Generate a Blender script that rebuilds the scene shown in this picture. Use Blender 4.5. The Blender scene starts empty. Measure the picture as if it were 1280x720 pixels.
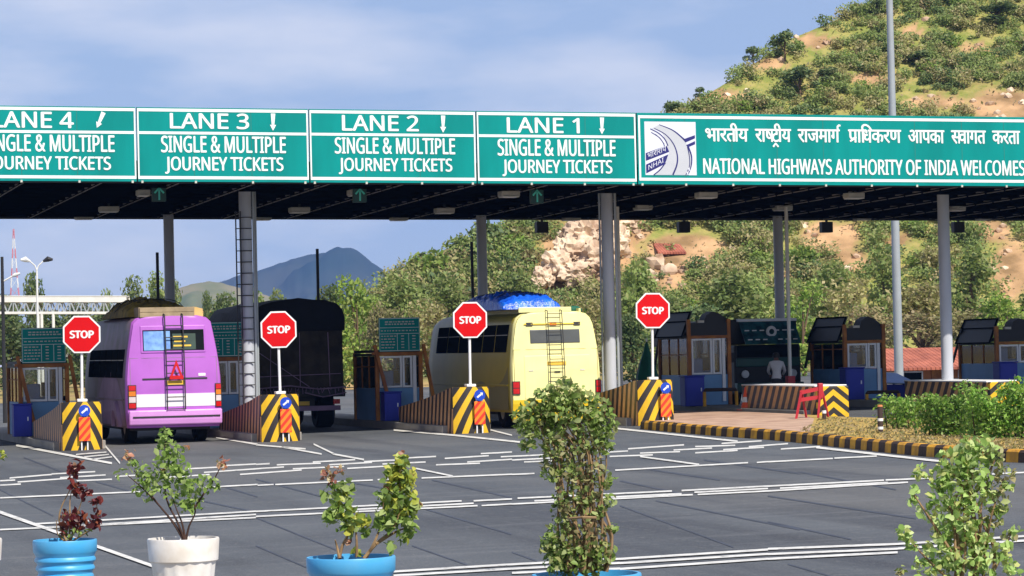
import bpy, bmesh, math, random
import numpy as np
from mathutils import Vector, Matrix, noise as mn
R = math.radians
random.seed(7)
rng = np.random.default_rng(11)
scene = bpy.context.scene
col = scene.collection

# ------------------------------------------------------------------ camera
FOC, YAW, PITCH, ROLL = 3742.4, R(16.276), R(1.2858), R(1.2836)
CAM = np.array([0.0, 0.0, 2.362])
_v = np.array([math.sin(YAW)*math.cos(PITCH), math.cos(YAW)*math.cos(PITCH), math.sin(PITCH)])
_r0 = np.array([math.cos(YAW), -math.sin(YAW), 0.0])
_u0 = np.cross(_r0, _v)
_r = _r0*math.cos(ROLL) - _u0*math.sin(ROLL)
_u = _u0*math.cos(ROLL) + _r0*math.sin(ROLL)
cd = bpy.data.cameras.new('camera')
cam = bpy.data.objects.new('camera', cd); col.objects.link(cam)
M = Matrix(((_r[0], _u[0], -_v[0], CAM[0]), (_r[1], _u[1], -_v[1], CAM[1]), (_r[2], _u[2], -_v[2], CAM[2]), (0, 0, 0, 1)))
cam.matrix_world = M
cd.sensor_width = 36.0; cd.lens = 36.0*FOC/1280.0
cd.clip_start = 0.5; cd.clip_end = 20000
scene.camera = cam

# ------------------------------------------------------------------ light, sky, exposure
SUN_EL = R(47); SUN_H = (0.288, -0.957)
w = bpy.data.worlds.new('World'); scene.world = w; w.use_nodes = True
nt = w.node_tree; nt.nodes.clear()
out = nt.nodes.new('ShaderNodeOutputWorld'); bg = nt.nodes.new('ShaderNodeBackground')
sky = nt.nodes.new('ShaderNodeTexSky'); sky.sky_type = 'NISHITA'; sky.sun_disc = False
sky.sun_elevation = SUN_EL; sky.sun_rotation = math.atan2(SUN_H[0], SUN_H[1])
sky.air_density = 1.0; sky.dust_density = 0.3; sky.ozone_density = 2.5; sky.altitude = 500
tc = nt.nodes.new('ShaderNodeTexCoord'); mp = nt.nodes.new('ShaderNodeMapping')
mp.inputs['Scale'].default_value = (1.0, 1.0, 3.6); mp.inputs['Rotation'].default_value = (0, R(12), R(20))
no = nt.nodes.new('ShaderNodeTexNoise'); no.inputs['Scale'].default_value = 9.0; no.inputs['Detail'].default_value = 6; no.inputs['Roughness'].default_value = 0.5
mr = nt.nodes.new('ShaderNodeMapRange'); mr.inputs['From Min'].default_value = 0.40; mr.inputs['From Max'].default_value = 0.62
mr.inputs['To Min'].default_value = 0.0; mr.inputs['To Max'].default_value = 1.0
mx = nt.nodes.new('ShaderNodeMix'); mx.data_type = 'RGBA'; mx.inputs['A'].default_value = (3.5, 4.4, 6.7, 1); mx.inputs['B'].default_value = (6.9, 6.9, 8.0, 1)
veil = nt.nodes.new('ShaderNodeMix'); veil.data_type = 'RGBA'; veil.inputs['Factor'].default_value = 0.72   # thin high haze over the clear sky
L = nt.links.new
L(tc.outputs['Generated'], mp.inputs['Vector']); L(mp.outputs[0], no.inputs['Vector']); L(no.outputs['Fac'], mr.inputs['Value'])
L(mr.outputs[0], mx.inputs['Factor']); L(sky.outputs[0], veil.inputs['A']); L(mx.outputs['Result'], veil.inputs['B']); L(veil.outputs['Result'], bg.inputs['Color'])
L(bg.outputs[0], out.inputs['Surface'])
bg.inputs['Strength'].default_value = 0.09
sl = bpy.data.lights.new('sun', 'SUN'); sl.energy = 4.6; sl.angle = R(0.53); sl.color = (1.0, 0.93, 0.82)
so = bpy.data.objects.new('sun', sl); col.objects.link(so)
sd = Vector((SUN_H[0]*math.cos(SUN_EL), SUN_H[1]*math.cos(SUN_EL), math.sin(SUN_EL)))
so.rotation_euler = sd.to_track_quat('Z', 'Y').to_euler(); so.location = (0, -20, 60)
scene.view_settings.view_transform = 'Standard'; scene.view_settings.look = 'None'
scene.view_settings.exposure = 0.36; scene.view_settings.gamma = 1.0; scene.view_settings.use_curve_mapping = False
scene.render.engine = 'CYCLES'
scene.cycles.max_bounces = 6; scene.cycles.diffuse_bounces = 3; scene.cycles.glossy_bounces = 3
scene.cycles.transparent_max_bounces = 12; scene.cycles.use_denoising = True

# ------------------------------------------------------------------ where things stand
GX, GY = 0.01265, 0.00326
def gz(X, Y):
    return GX*min(max(X, -40), 90) + GY*min(max(Y, -30), 170)
def ray(px, py):
    return _v + (px-640)/FOC*_r + (360-py)/FOC*_u
def P(px, py, Y):                      # the point of the plane y = Y seen at a photo pixel
    d = ray(px, py); return CAM + d*(Y/d[1])
def D(px, py, d):                      # the point d metres down the lens axis
    return CAM + ray(px, py)*d
def G(px, py, off=0.0):                # the point of the ground
    d = ray(px, py); t = (CAM[2]-off)/(GX*d[0]+GY*d[1]-d[2]); return CAM + d*t
def pix(p):
    q = np.asarray(p)-CAM; dd = q@_v
    return 640+FOC*(q@_r)/dd, 360-FOC*(q@_u)/dd
YB = 70.5                              # fronts of the islands and of the fascia
ISX = [9.98+4.7525*i for i in range(7)]

# ------------------------------------------------------------------ materials
def c(r, g, b):
    f = lambda u: (u/255/12.92) if u <= 10 else ((u/255+0.055)/1.055)**2.4
    return (f(r), f(g), f(b), 1)
def mat(name, color, rough=0.6, metal=0.0, var=0.12, vscale=3.0, bump=0.0, bscale=40.0, spec=0.5, color2=None, detail=4, stretch=None):
    m = bpy.data.materials.new(name); m.use_nodes = True
    n = m.node_tree.nodes; l = m.node_tree.links.new; b = n['Principled BSDF']
    b.inputs['Roughness'].default_value = rough; b.inputs['Metallic'].default_value = metal
    b.inputs['Specular IOR Level'].default_value = spec
    t = n.new('ShaderNodeTexCoord'); ns = n.new('ShaderNodeTexNoise'); ns.inputs['Scale'].default_value = vscale; ns.inputs['Detail'].default_value = detail
    src = t.outputs['Object']
    if stretch:
        mpn = n.new('ShaderNodeMapping'); mpn.inputs['Scale'].default_value = stretch; l(src, mpn.inputs[0]); src = mpn.outputs[0]
    l(src, ns.inputs['Vector'])
    ramp = n.new('ShaderNodeMapRange'); ramp.inputs['From Min'].default_value = 0.35; ramp.inputs['From Max'].default_value = 0.65; l(ns.outputs['Fac'], ramp.inputs[0])
    mixn = n.new('ShaderNodeMix'); mixn.data_type = 'RGBA'
    a = color; bb = color2 or tuple(list(x*(1-var) for x in color[:3])+[1])
    mixn.inputs['A'].default_value = a; mixn.inputs['B'].default_value = bb
    l(ramp.outputs[0], mixn.inputs['Factor']); l(mixn.outputs['Result'], b.inputs['Base Color'])
    if bump:
        n2 = n.new('ShaderNodeTexNoise'); n2.inputs['Scale'].default_value = bscale; n2.inputs['Detail'].default_value = 5; l(src, n2.inputs['Vector'])
        bp = n.new('ShaderNodeBump'); bp.inputs['Strength'].default_value = bump; bp.inputs['Distance'].default_value = 0.05
        l(n2.outputs['Fac'], bp.inputs['Height']); l(bp.outputs[0], b.inputs['Normal'])
    return m
def leafmat(name, cols, trans=0.35, rough=0.55):
    m = bpy.data.materials.new(name); m.use_nodes = True
    n = m.node_tree.nodes; l = m.node_tree.links.new; b = n['Principled BSDF']
    ge = n.new('ShaderNodeNewGeometry'); rp = n.new('ShaderNodeValToRGB'); rp.color_ramp.interpolation = 'CONSTANT'
    els = rp.color_ramp.elements
    while len(els) < len(cols): els.new(0.5)
    for i, cc in enumerate(cols): els[i].position = i/len(cols); els[i].color = cc
    l(ge.outputs['Random Per Island'], rp.inputs[0])
    ti = n.new('ShaderNodeObjectInfo'); hs = n.new('ShaderNodeHueSaturation')
    mr1 = n.new('ShaderNodeMapRange'); mr1.inputs['To Min'].default_value = 0.75; mr1.inputs['To Max'].default_value = 1.25
    l(ti.outputs['Random'], mr1.inputs[0]); l(mr1.outputs[0], hs.inputs['Value']); l(rp.outputs[0], hs.inputs['Color'])
    l(hs.outputs[0], b.inputs['Base Color']); b.inputs['Roughness'].default_value = rough; b.inputs['Specular IOR Level'].default_value = 0.3
    tr = n.new('ShaderNodeBsdfTranslucent'); l(hs.outputs[0], tr.inputs['Color'])
    ms = n.new('ShaderNodeMixShader'); ms.inputs[0].default_value = trans
    l(b.outputs[0], ms.inputs[1]); l(tr.outputs[0], ms.inputs[2]); l(ms.outputs[0], n['Material Output'].inputs['Surface'])
    return m
def stripemat(name, ca, cb, expr, rough=0.5, dirt=0.25):
    """painted stripes; expr(nodes, links, x, y, z) returns the socket whose fraction picks the colour"""
    m = mat(name, ca, rough)
    n = m.node_tree.nodes; l = m.node_tree.links.new; b = n['Principled BSDF']
    t = n.new('ShaderNodeTexCoord'); s = n.new('ShaderNodeSeparateXYZ'); l(t.outputs['Object'], s.inputs[0])
    def mm(op, a, bb=None, cc=None):
        q = n.new('ShaderNodeMath'); q.operation = op
        for i, v in enumerate((a, bb, cc)):
            if v is None: continue
            if isinstance(v, (int, float)): q.inputs[i].default_value = v
            else: l(v, q.inputs[i])
        return q.outputs[0]
    val = expr(mm, s.outputs[0], s.outputs[1], s.outputs[2])
    fr = mm('FRACT', val); st = mm('GREATER_THAN', fr, 0.5)
    mixn = n.new('ShaderNodeMix'); mixn.data_type = 'RGBA'; mixn.inputs['A'].default_value = ca; mixn.inputs['B'].default_value = cb
    l(st, mixn.inputs['Factor'])
    ns = n.new('ShaderNodeTexNoise'); ns.inputs['Scale'].default_value = 5; ns.inputs['Detail'].default_value = 6; l(t.outputs['Object'], ns.inputs['Vector'])
    mr_ = n.new('ShaderNodeMapRange'); mr_.inputs['From Min'].default_value = 0.45; mr_.inputs['From Max'].default_value = 0.8; mr_.inputs['To Max'].default_value = dirt
    l(ns.outputs['Fac'], mr_.inputs[0])
    m2 = n.new('ShaderNodeMix'); m2.data_type = 'RGBA'; m2.inputs['B'].default_value = c(95, 75, 55)
    l(mr_.outputs[0], m2.inputs['Factor']); l(mixn.outputs['Result'], m2.inputs['A']); l(m2.outputs['Result'], b.inputs['Base Color'])
    return m

def asphalt_wear(m):
    n = m.node_tree.nodes; l = m.node_tree.links.new; b = n['Principled BSDF']; base = b.inputs['Base Color'].links[0].from_socket
    t = n.new('ShaderNodeTexCoord')
    for sc_, st, lo, hi, cc, amt in ((.12, (1, .35, 1), .48, .70, (.175, .160, .140, 1), .5), (.9, (1, .05, 1), .50, .68, (.045, .050, .062, 1), .8), (.45, (1, .5, 1), .60, .72, (.05, .052, .058, 1), .6), (2.2, (.12, 1, 1), .55, .72, (.16, .165, .175, 1), .4), (9, (1, 1, 1), .58, .75, (.21, .205, .20, 1), .4), (55, (1, 1, 1), .52, .66, (.20, .20, .20, 1), .45), (38, (1, 1, 1), .54, .66, (.04, .045, .055, 1), .5)):
        mp_ = n.new('ShaderNodeMapping'); mp_.inputs['Scale'].default_value = st; l(t.outputs['Object'], mp_.inputs[0])
        ns = n.new('ShaderNodeTexNoise'); ns.inputs['Scale'].default_value = sc_; ns.inputs['Detail'].default_value = 6; l(mp_.outputs[0], ns.inputs['Vector'])
        r_ = n.new('ShaderNodeMapRange'); r_.inputs['From Min'].default_value = lo; r_.inputs['From Max'].default_value = hi; r_.inputs['To Max'].default_value = amt; l(ns.outputs['Fac'], r_.inputs[0])
        x = n.new('ShaderNodeMix'); x.data_type = 'RGBA'; l(r_.outputs[0], x.inputs['Factor']); l(base, x.inputs['A']); x.inputs['B'].default_value = cc; base = x.outputs['Result']
    l(base, b.inputs['Base Color'])
def worn(m):
    n = m.node_tree.nodes; l = m.node_tree.links.new; b = n['Principled BSDF']; t = n.new('ShaderNodeTexCoord')
    ns = n.new('ShaderNodeTexNoise'); ns.inputs['Scale'].default_value = 3.5; ns.inputs['Detail'].default_value = 8; ns.inputs['Roughness'].default_value = .75; l(t.outputs['Object'], ns.inputs['Vector'])
    r_ = n.new('ShaderNodeMapRange'); r_.inputs['From Min'].default_value = .57; r_.inputs['From Max'].default_value = .66; r_.inputs['To Min'].default_value = 1; r_.inputs['To Max'].default_value = .15; l(ns.outputs['Fac'], r_.inputs[0]); l(r_.outputs[0], b.inputs['Alpha'])

MT = {}
MT['asphalt'] = mat('asphalt', (0.100, 0.110, 0.122, 1), 0.85, 0, 0.3, 0.35, 0.25, 60, 0.2, (0.074, 0.083, 0.096, 1), 8)
asphalt_wear(MT['asphalt'])
MT['streak'] = mat('dark_streak', (0.045, 0.054, 0.078, 1), 0.7, 0, .3, 2)
MT['paint'] = mat('road_paint', (0.72, 0.71, 0.67, 1), 0.6, 0, .3, 6, color2=(0.5, 0.49, 0.46, 1))
worn(MT['paint'])
MT['earth'] = mat('dry_earth', c(178, 148, 100), 0.95, 0, 0.3, 0.05, 0.3, 2, 0.1, c(120, 120, 70), 8)
MT['drygrass'] = mat('dry_grass_bed', c(196, 165, 100), 0.95, 0, .3, 3, 0.6, 25, .1, c(150, 130, 70))
MT['paver'] = mat('paver', c(190, 160, 138), 0.9, 0, .2, 1.5, 0.2, 30, .2, c(160, 130, 112))
MT['concrete'] = mat('concrete', c(150, 145, 138), 0.9, 0, .2, 2, .2, 30)
MT['green_sign'] = mat('green_sign_sheet', (0.0, 0.275, 0.255, 1), 0.5, 0, .10, 1.2, spec=.15, color2=(0.0, 0.215, 0.20, 1), stretch=(1, 1, .25))
MT['sign_white'] = mat('reflective_white', (0.80, 0.86, 0.84, 1), 0.4, 0, .04, 8)
MT['sign_edge'] = mat('sign_edge', (0.03, 0.17, 0.14, 1), 0.5)
MT['navy'] = mat('navy_print', c(28, 28, 110), 0.5); MT['emblem'] = mat('emblem_white', c(214, 218, 232), 0.5, 0, .04); MT['emblem_road'] = mat('emblem_road', c(188, 192, 200), 0.5, 0, .04)
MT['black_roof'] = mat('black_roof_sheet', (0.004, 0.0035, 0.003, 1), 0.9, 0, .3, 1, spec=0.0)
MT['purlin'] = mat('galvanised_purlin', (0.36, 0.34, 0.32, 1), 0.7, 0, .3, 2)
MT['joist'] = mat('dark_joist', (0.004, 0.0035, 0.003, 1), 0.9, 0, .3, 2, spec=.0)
MT['column'] = mat('column_paint', c(186, 190, 198), 0.42, 0.0, .18, 2.5, stretch=(1, 1, .2))
MT['steel'] = mat('grey_steel', c(165, 172, 176), 0.45, 0.1, .1, 2)
MT['whitesteel'] = mat('white_steel', c(225, 225, 220), 0.5, 0, .1, 3)
MT['dark'] = mat('dark_metal', (0.02, 0.02, 0.022, 1), 0.6, 0, .2, 3)
MT['fixture'] = mat('fixture_grey', c(200, 198, 188), 0.6, 0, .15, 6)
MT['lens'] = mat('fixture_lens', c(235, 235, 228), 0.3, 0, .1, 6)
MT['arrowglow'] = mat('arrow_teal', c(90, 225, 205), 0.4)
MT['arrowback'] = mat('arrow_back', c(14, 70, 62), 0.4)
MT['red'] = mat('stop_red', (0.60, 0.003, 0.006, 1), 0.55, 0, .08, 3, spec=.15); MT['white'] = mat('white_paint', (0.8, 0.8, 0.8, 1), 0.5, 0, .06, 5)
MT['blue'] = mat('blue_disc', c(25, 70, 190), 0.4)
YEL = (0.78, 0.46, 0.01, 1); BLK = (0.025, 0.02, 0.018, 1)
def chev(mm, x, y, z):
    a = mm('ABSOLUTE', mm('SUBTRACT', x, 0.06)); z2 = mm('MULTIPLY', mm('MULTIPLY', z, z), 0.55)
    return mm('ADD', mm('ADD', mm('MULTIPLY', a, 3.3), mm('MULTIPLY', z, 1.15)), mm('ADD', 10.35, z2))
MT['chevron'] = stripemat('chevron_paint', YEL, BLK, chev, dirt=.2)
def lowchev(mm, x, y, z):
    return mm('ADD', mm('ADD', mm('MULTIPLY', mm('ABSOLUTE', x), 2.6), mm('MULTIPLY', z, 3.3)), 10.1)
MT['chevron_low'] = stripemat('chevron_low_paint', YEL, BLK, lowchev, dirt=.15)
def sides(mm, x, y, z):
    return mm('ADD', mm('ADD', mm('MULTIPLY', y, 2.75), mm('MULTIPLY', z, 0.55)), 20)
MT['sidestripe'] = stripemat('side_stripe_paint', c(214, 160, 108), (0.03, 0.02, 0.016, 1), sides, dirt=.45)
def sidesb(mm, x, y, z):
    return mm('ADD', mm('ADD', mm('MULTIPLY', y, 2.2), mm('MULTIPLY', z, 1.5)), 20)
MT['sidestripe_low'] = stripemat('side_stripe_low_paint', c(214, 160, 96), (0.05, 0.03, 0.02, 1), sidesb, dirt=.4)
def orng(mm, x, y, z):
    return mm('ADD', mm('SUBTRACT', mm('MULTIPLY', z, 4.8), mm('MULTIPLY', x, 5.5)), 10)
MT['orange'] = stripemat('orange_marker', (0.95, 0.23, 0.01, 1), (0.72, 0.03, 0.01, 1), orng, dirt=.05)
MT['kerb_y'] = mat('kerb_yellow', c(224, 164, 30), 0.75, 0, .3, 4, .3, 20, color2=c(178, 126, 40)); MT['kerb_b'] = mat('kerb_black', c(62, 42, 30), 0.75, 0, .3, 4, .3, 20)
MT['purple'] = mat('purple_paint', (0.44, 0.125, 0.56, 1), 0.45, 0, .12, 1.6, .12, 1.6); MT['pink'] = mat('pink_bumper', (0.66, 0.30, 0.70, 1), 0.42, 0, .08, 2)
MT['lilac'] = mat('grey_lilac', c(150, 120, 150), 0.5, 0, .3, 2)
MT['yellowpaint'] = mat('pale_yellow_paint', (0.92, 0.86, 0.37, 1), 0.45, 0, .12, 1.8, .12, 1.6); MT['yellow2'] = mat('deep_yellow', (0.80, 0.55, 0.02, 1), 0.4, 0, .1, 2)
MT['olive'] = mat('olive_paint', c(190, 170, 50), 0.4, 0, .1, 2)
MT['mauve'] = mat('shaded_mauve_side', c(128, 100, 118), 0.5, 0, .25, 1.5, color2=c(96, 78, 70))  # purple minibus flank, the shade under the canopy mixed into its colour
MT['dull_olive'] = mat('dull_olive_paint', c(150, 140, 84), 0.45, 0, .1, 2)
MT['buswhite'] = mat('bus_white', (0.78, 0.74, 0.78, 1), 0.4, 0, .05, 2)
MT['glass'] = mat('dark_glass', (0.012, 0.014, 0.016, 1), 0.5, 0, .2, 2, spec=.0)
MT['greyglass'] = mat('grey_glass', (0.10, 0.105, 0.10, 1), 0.15, 0, .2, 3)
MT['curtain'] = mat('blue_curtain', c(130, 175, 225), 0.7, 0, .35, 6, color2=c(90, 130, 200)); MT['poster'] = mat('dark_poster', c(45, 70, 60), 0.6, 0, .3, 6)
MT['tyre'] = mat('tyre_rubber', (0.018, 0.018, 0.018, 1), 0.85, 0, .2, 8, spec=.2)
MT['tail_red'] = mat('tail_red', (0.60, 0.012, 0.012, 1), 0.2, 0, .15, 12); MT['tail_amber'] = mat('tail_amber', (0.75, 0.22, 0.02, 1), 0.2); MT['tail_clear'] = mat('tail_clear', (0.7, 0.6, 0.6, 1), 0.2)
MT['plate'] = mat('plate_yellow', c(235, 190, 60), 0.5); MT['tarp_olive'] = mat('olive_tarp', c(168, 140, 50), 0.8, 0, .4, 2.5, .5, 6, color2=c(96, 82, 36))
MT['wood'] = mat('weathered_wood', c(170, 150, 120), 0.85, 0, .3, 4); MT['bluetarp'] = mat('blue_tarp', c(22, 84, 220), 0.30, 0, .35, 4, 1.0, 9, spec=.7, color2=c(40, 116, 238))
MT['blacktarp'] = mat('black_tarp', (0.012, 0.013, 0.018, 1), 0.75, 0, .3, 2, .6, 5, spec=.2); MT['browntarp'] = mat('brown_canvas', (0.075, 0.062, 0.048, 1), 0.9, 0, .4, 2.5, .6, 7, spec=.15, color2=(.035, .03, .026, 1))
MT['rust'] = mat('rusty_brown', c(188, 122, 52), 0.7, 0, .35, 3, color2=c(140, 84, 38))
MT['boothblue'] = mat('booth_blue', c(96, 140, 205), 0.5, 0, .2, 2); MT['boothteal'] = mat('booth_teal', c(104, 152, 196), 0.5, 0, .15, 2)
MT['deepblue'] = mat('deep_blue_box', c(28, 44, 165), 0.5, 0, .2, 2); MT['alum'] = mat('white_frame', c(238, 240, 242), 0.5, 0, .06, 4)
MT['clearglass'] = None
MT['terracotta'] = None
MT['housewall'] = mat('orange_wall', c(196, 126, 76), 0.9, 0, .2, 1); MT['truckgreen'] = mat('truck_green', c(40, 92, 84), 0.5, 0, .2, 2); MT['truckvisor'] = mat('truck_visor', c(50, 112, 120), 0.5, 0, .35, 5, color2=c(25, 60, 70))
MT['cone'] = mat('cone_orange', (0.85, 0.10, 0.02, 1), 0.5); MT['redstand'] = mat('red_stand', (0.45, 0.02, 0.03, 1), 0.5)
MT['potblue'] = mat('blue_pot', (0.035, 0.33, 0.66, 1), 0.42, 0, .3, 5, color2=(0.09, 0.36, 0.62, 1), detail=9); MT['potwhite'] = mat('white_pot', (0.80, 0.79, 0.77, 1), 0.55, 0, .3, 6, color2=(0.62, 0.57, 0.50, 1), detail=9); MT['soil'] = mat('soil', c(70, 50, 36), 0.95, 0, .4, 20, .5, 40)
MT['bark'] = mat('bark', c(110, 88, 66), 0.9, 0, .4, 5, .4, 15); MT['twig'] = mat('twig', c(150, 122, 86), 0.85, 0, .4, 20); MT['darktwig'] = mat('dark_twig', c(70, 46, 36), 0.85, 0, .3, 20)
MT['skin'] = mat('skin', c(120, 80, 58), 0.6); MT['hair'] = mat('hair', (0.01, 0.009, 0.008, 1), 0.6); MT['shirt'] = mat('white_shirt', c(222, 220, 222), 0.8); MT['trousers'] = mat('dark_trousers', (0.03, 0.03, 0.035, 1), 0.8)
MT['greencloth'] = mat('green_cloth', c(14, 96, 74), 0.7, 0, .25, 4)
MT['rock'] = mat('pale_rock', c(226, 204, 178), 0.95, 0, .3, 0.5, 1.0, 1.6, .1, c(150, 118, 94), 10)
MT['mast_red'] = mat('mast_red', c(205, 90, 80), 0.6); MT['bollard'] = mat('bollard_dark', c(60, 44, 40), 0.7)

# grass / leaves
MT['leaf_hill'] = leafmat('hill_leaf', [(.23, .30, .08, 1), (.27, .33, .10, 1), (.19, .26, .07, 1), (.31, .34, .13, 1), (.21, .29, .085, 1)], .35)
MT['leaf_dark'] = leafmat('dark_leaf', [(.11, .165, .055, 1), (.14, .19, .065, 1), (.085, .14, .05, 1), (.17, .20, .075, 1)], .3)
MT['leaf_bright'] = leafmat('bright_leaf', [(0.182, 0.286, 0.039, 1), (0.234, 0.325, 0.058, 1), (0.130, 0.221, 0.039, 1), (0.286, 0.351, 0.091, 1)], .35)
MT['leaf_olive'] = leafmat('olive_leaf', [(.30, .29, .105, 1), (.35, .31, .14, 1), (.25, .26, .085, 1), (.38, .33, .17, 1)], .35)
MT['leaf_brown'] = leafmat('brown_leaf', [(.33, .26, .12, 1), (.27, .235, .10, 1), (.38, .30, .16, 1), (.22, .22, .08, 1)], .3)
MT['leaf_hedge'] = leafmat('hedge_leaf', [(.20, .40, .05, 1), (.28, .48, .08, 1), (.12, .26, .035, 1), (.38, .54, .14, 1)], .4, .5)
MT['leaf_rose'] = leafmat('rose_leaf', [(.22, .33, .07, 1), (.31, .43, .12, 1), (.38, .47, .17, 1), (.15, .25, .05, 1)], .4, .5)
MT['leaf_lime'] = leafmat('lime_leaf', [(0.455, 0.506, 0.076, 1), (0.600, 0.600, 0.113, 1), (0.354, 0.442, 0.076, 1), (0.202, 0.304, 0.076, 1)], .4, .4)
MT['leaf_red'] = leafmat('red_leaf', [(0.150, 0.025, 0.031, 1), (0.237, 0.044, 0.037, 1), (0.094, 0.019, 0.025, 1), (0.350, 0.112, 0.062, 1)], .3, .35)
MT['leaf_bud'] = leafmat('bud_leaf', [(0.414, 0.184, 0.115, 1), (0.517, 0.310, 0.184, 1), (0.322, 0.127, 0.092, 1), (0.483, 0.391, 0.184, 1)], .3, .4)
MT['leaf_shrub'] = leafmat('shrub_leaf', [(.24, .36, .08, 1), (.34, .46, .13, 1), (.46, .54, .22, 1), (.15, .23, .05, 1), (.38, .40, .15, 1)], .4, .45)
MT['leaf_shrub_dry'] = leafmat('dry_shrub_leaf', [(.27, .32, .10, 1), (.34, .30, .14, 1), (.20, .27, .07, 1), (.40, .38, .19, 1), (.10, .14, .04, 1)], .3, .5)
MT['leaf_pale'] = leafmat('pale_shrub_leaf', [(.30, .44, .12, 1), (.40, .54, .18, 1), (.50, .58, .26, 1), (.19, .30, .07, 1), (.44, .47, .16, 1)], .4, .5)

# hill soil: tan earth with olive dry grass
def hillmat():
    m = mat('hill_soil', c(196, 158, 118), 0.95, 0, .2, .45, 1.0, 1.2, .1, c(134, 108, 76), 12)
    n = m.node_tree.nodes; l = m.node_tree.links.new; b = n['Principled BSDF']
    base = b.inputs['Base Color'].links[0].from_socket
    t = n.new('ShaderNodeTexCoord'); ns = n.new('ShaderNodeTexNoise'); ns.inputs['Scale'].default_value = .22; ns.inputs['Detail'].default_value = 10; ns.inputs['Roughness'].default_value = .72
    at = n.new('ShaderNodeAttribute'); at.attribute_name = 'bare'; ad = n.new('ShaderNodeMath'); ad.operation = 'SUBTRACT'
    l(t.outputs['Object'], ns.inputs['Vector']); l(ns.outputs['Fac'], ad.inputs[0]); l(at.outputs['Fac'], ad.inputs[1])
    mr_ = n.new('ShaderNodeMapRange'); mr_.inputs['From Min'].default_value = .25; mr_.inputs['From Max'].default_value = .45
    l(ad.outputs[0], mr_.inputs[0]); mm = n.new('ShaderNodeMix'); mm.data_type = 'RGBA'; l(mr_.outputs[0], mm.inputs['Factor']); l(base, mm.inputs['A'])
    n3 = n.new('ShaderNodeTexNoise'); n3.inputs['Scale'].default_value = .9; n3.inputs['Detail'].default_value = 8; n3.inputs['Roughness'].default_value = .7; l(t.outputs['Object'], n3.inputs['Vector'])
    m3 = n.new('ShaderNodeMix'); m3.data_type = 'RGBA'; m3.inputs['A'].default_value = c(122, 130, 64); m3.inputs['B'].default_value = c(160, 150, 90)
    r3 = n.new('ShaderNodeMapRange'); r3.inputs['From Min'].default_value = .42; r3.inputs['From Max'].default_value = .60; l(n3.outputs['Fac'], r3.inputs[0]); l(r3.outputs[0], m3.inputs['Factor']); l(m3.outputs['Result'], mm.inputs['B'])
    l(mm.outputs['Result'], b.inputs['Base Color']); return m
MT['hill'] = hillmat()
def tilemat():
    m = mat('terracotta_tiles', c(186, 108, 84), 0.9, 0, .3, 1.5, color2=c(146, 80, 62))
    n = m.node_tree.nodes; l = m.node_tree.links.new; b = n['Principled BSDF']
    t = n.new('ShaderNodeTexCoord'); wv = n.new('ShaderNodeTexWave'); wv.inputs['Scale'].default_value = 1.6; wv.inputs['Distortion'].default_value = .6; l(t.outputs['Object'], wv.inputs['Vector'])
    bp = n.new('ShaderNodeBump'); bp.inputs['Strength'].default_value = .8; bp.inputs['Distance'].default_value = .1; l(wv.outputs['Fac'], bp.inputs['Height']); l(bp.outputs[0], b.inputs['Normal'])
    return m
MT['terracotta'] = tilemat()
def glassmat():
    m = bpy.data.materials.new('window_glass'); m.use_nodes = True
    n = m.node_tree.nodes; l = m.node_tree.links.new; n.remove(n['Principled BSDF'])
    tr = n.new('ShaderNodeBsdfTransparent'); tr.inputs[0].default_value = (.88, .90, .90, 1); gl = n.new('ShaderNodeBsdfGlossy'); gl.inputs['Roughness'].default_value = .05
    fr = n.new('ShaderNodeFresnel'); ms = n.new('ShaderNodeMixShader'); l(fr.outputs[0], ms.inputs[0]); l(tr.outputs[0], ms.inputs[1]); l(gl.outputs[0], ms.inputs[2]); l(ms.outputs[0], n['Material Output'].inputs['Surface'])
    return m
MT['clearglass'] = glassmat()

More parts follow.
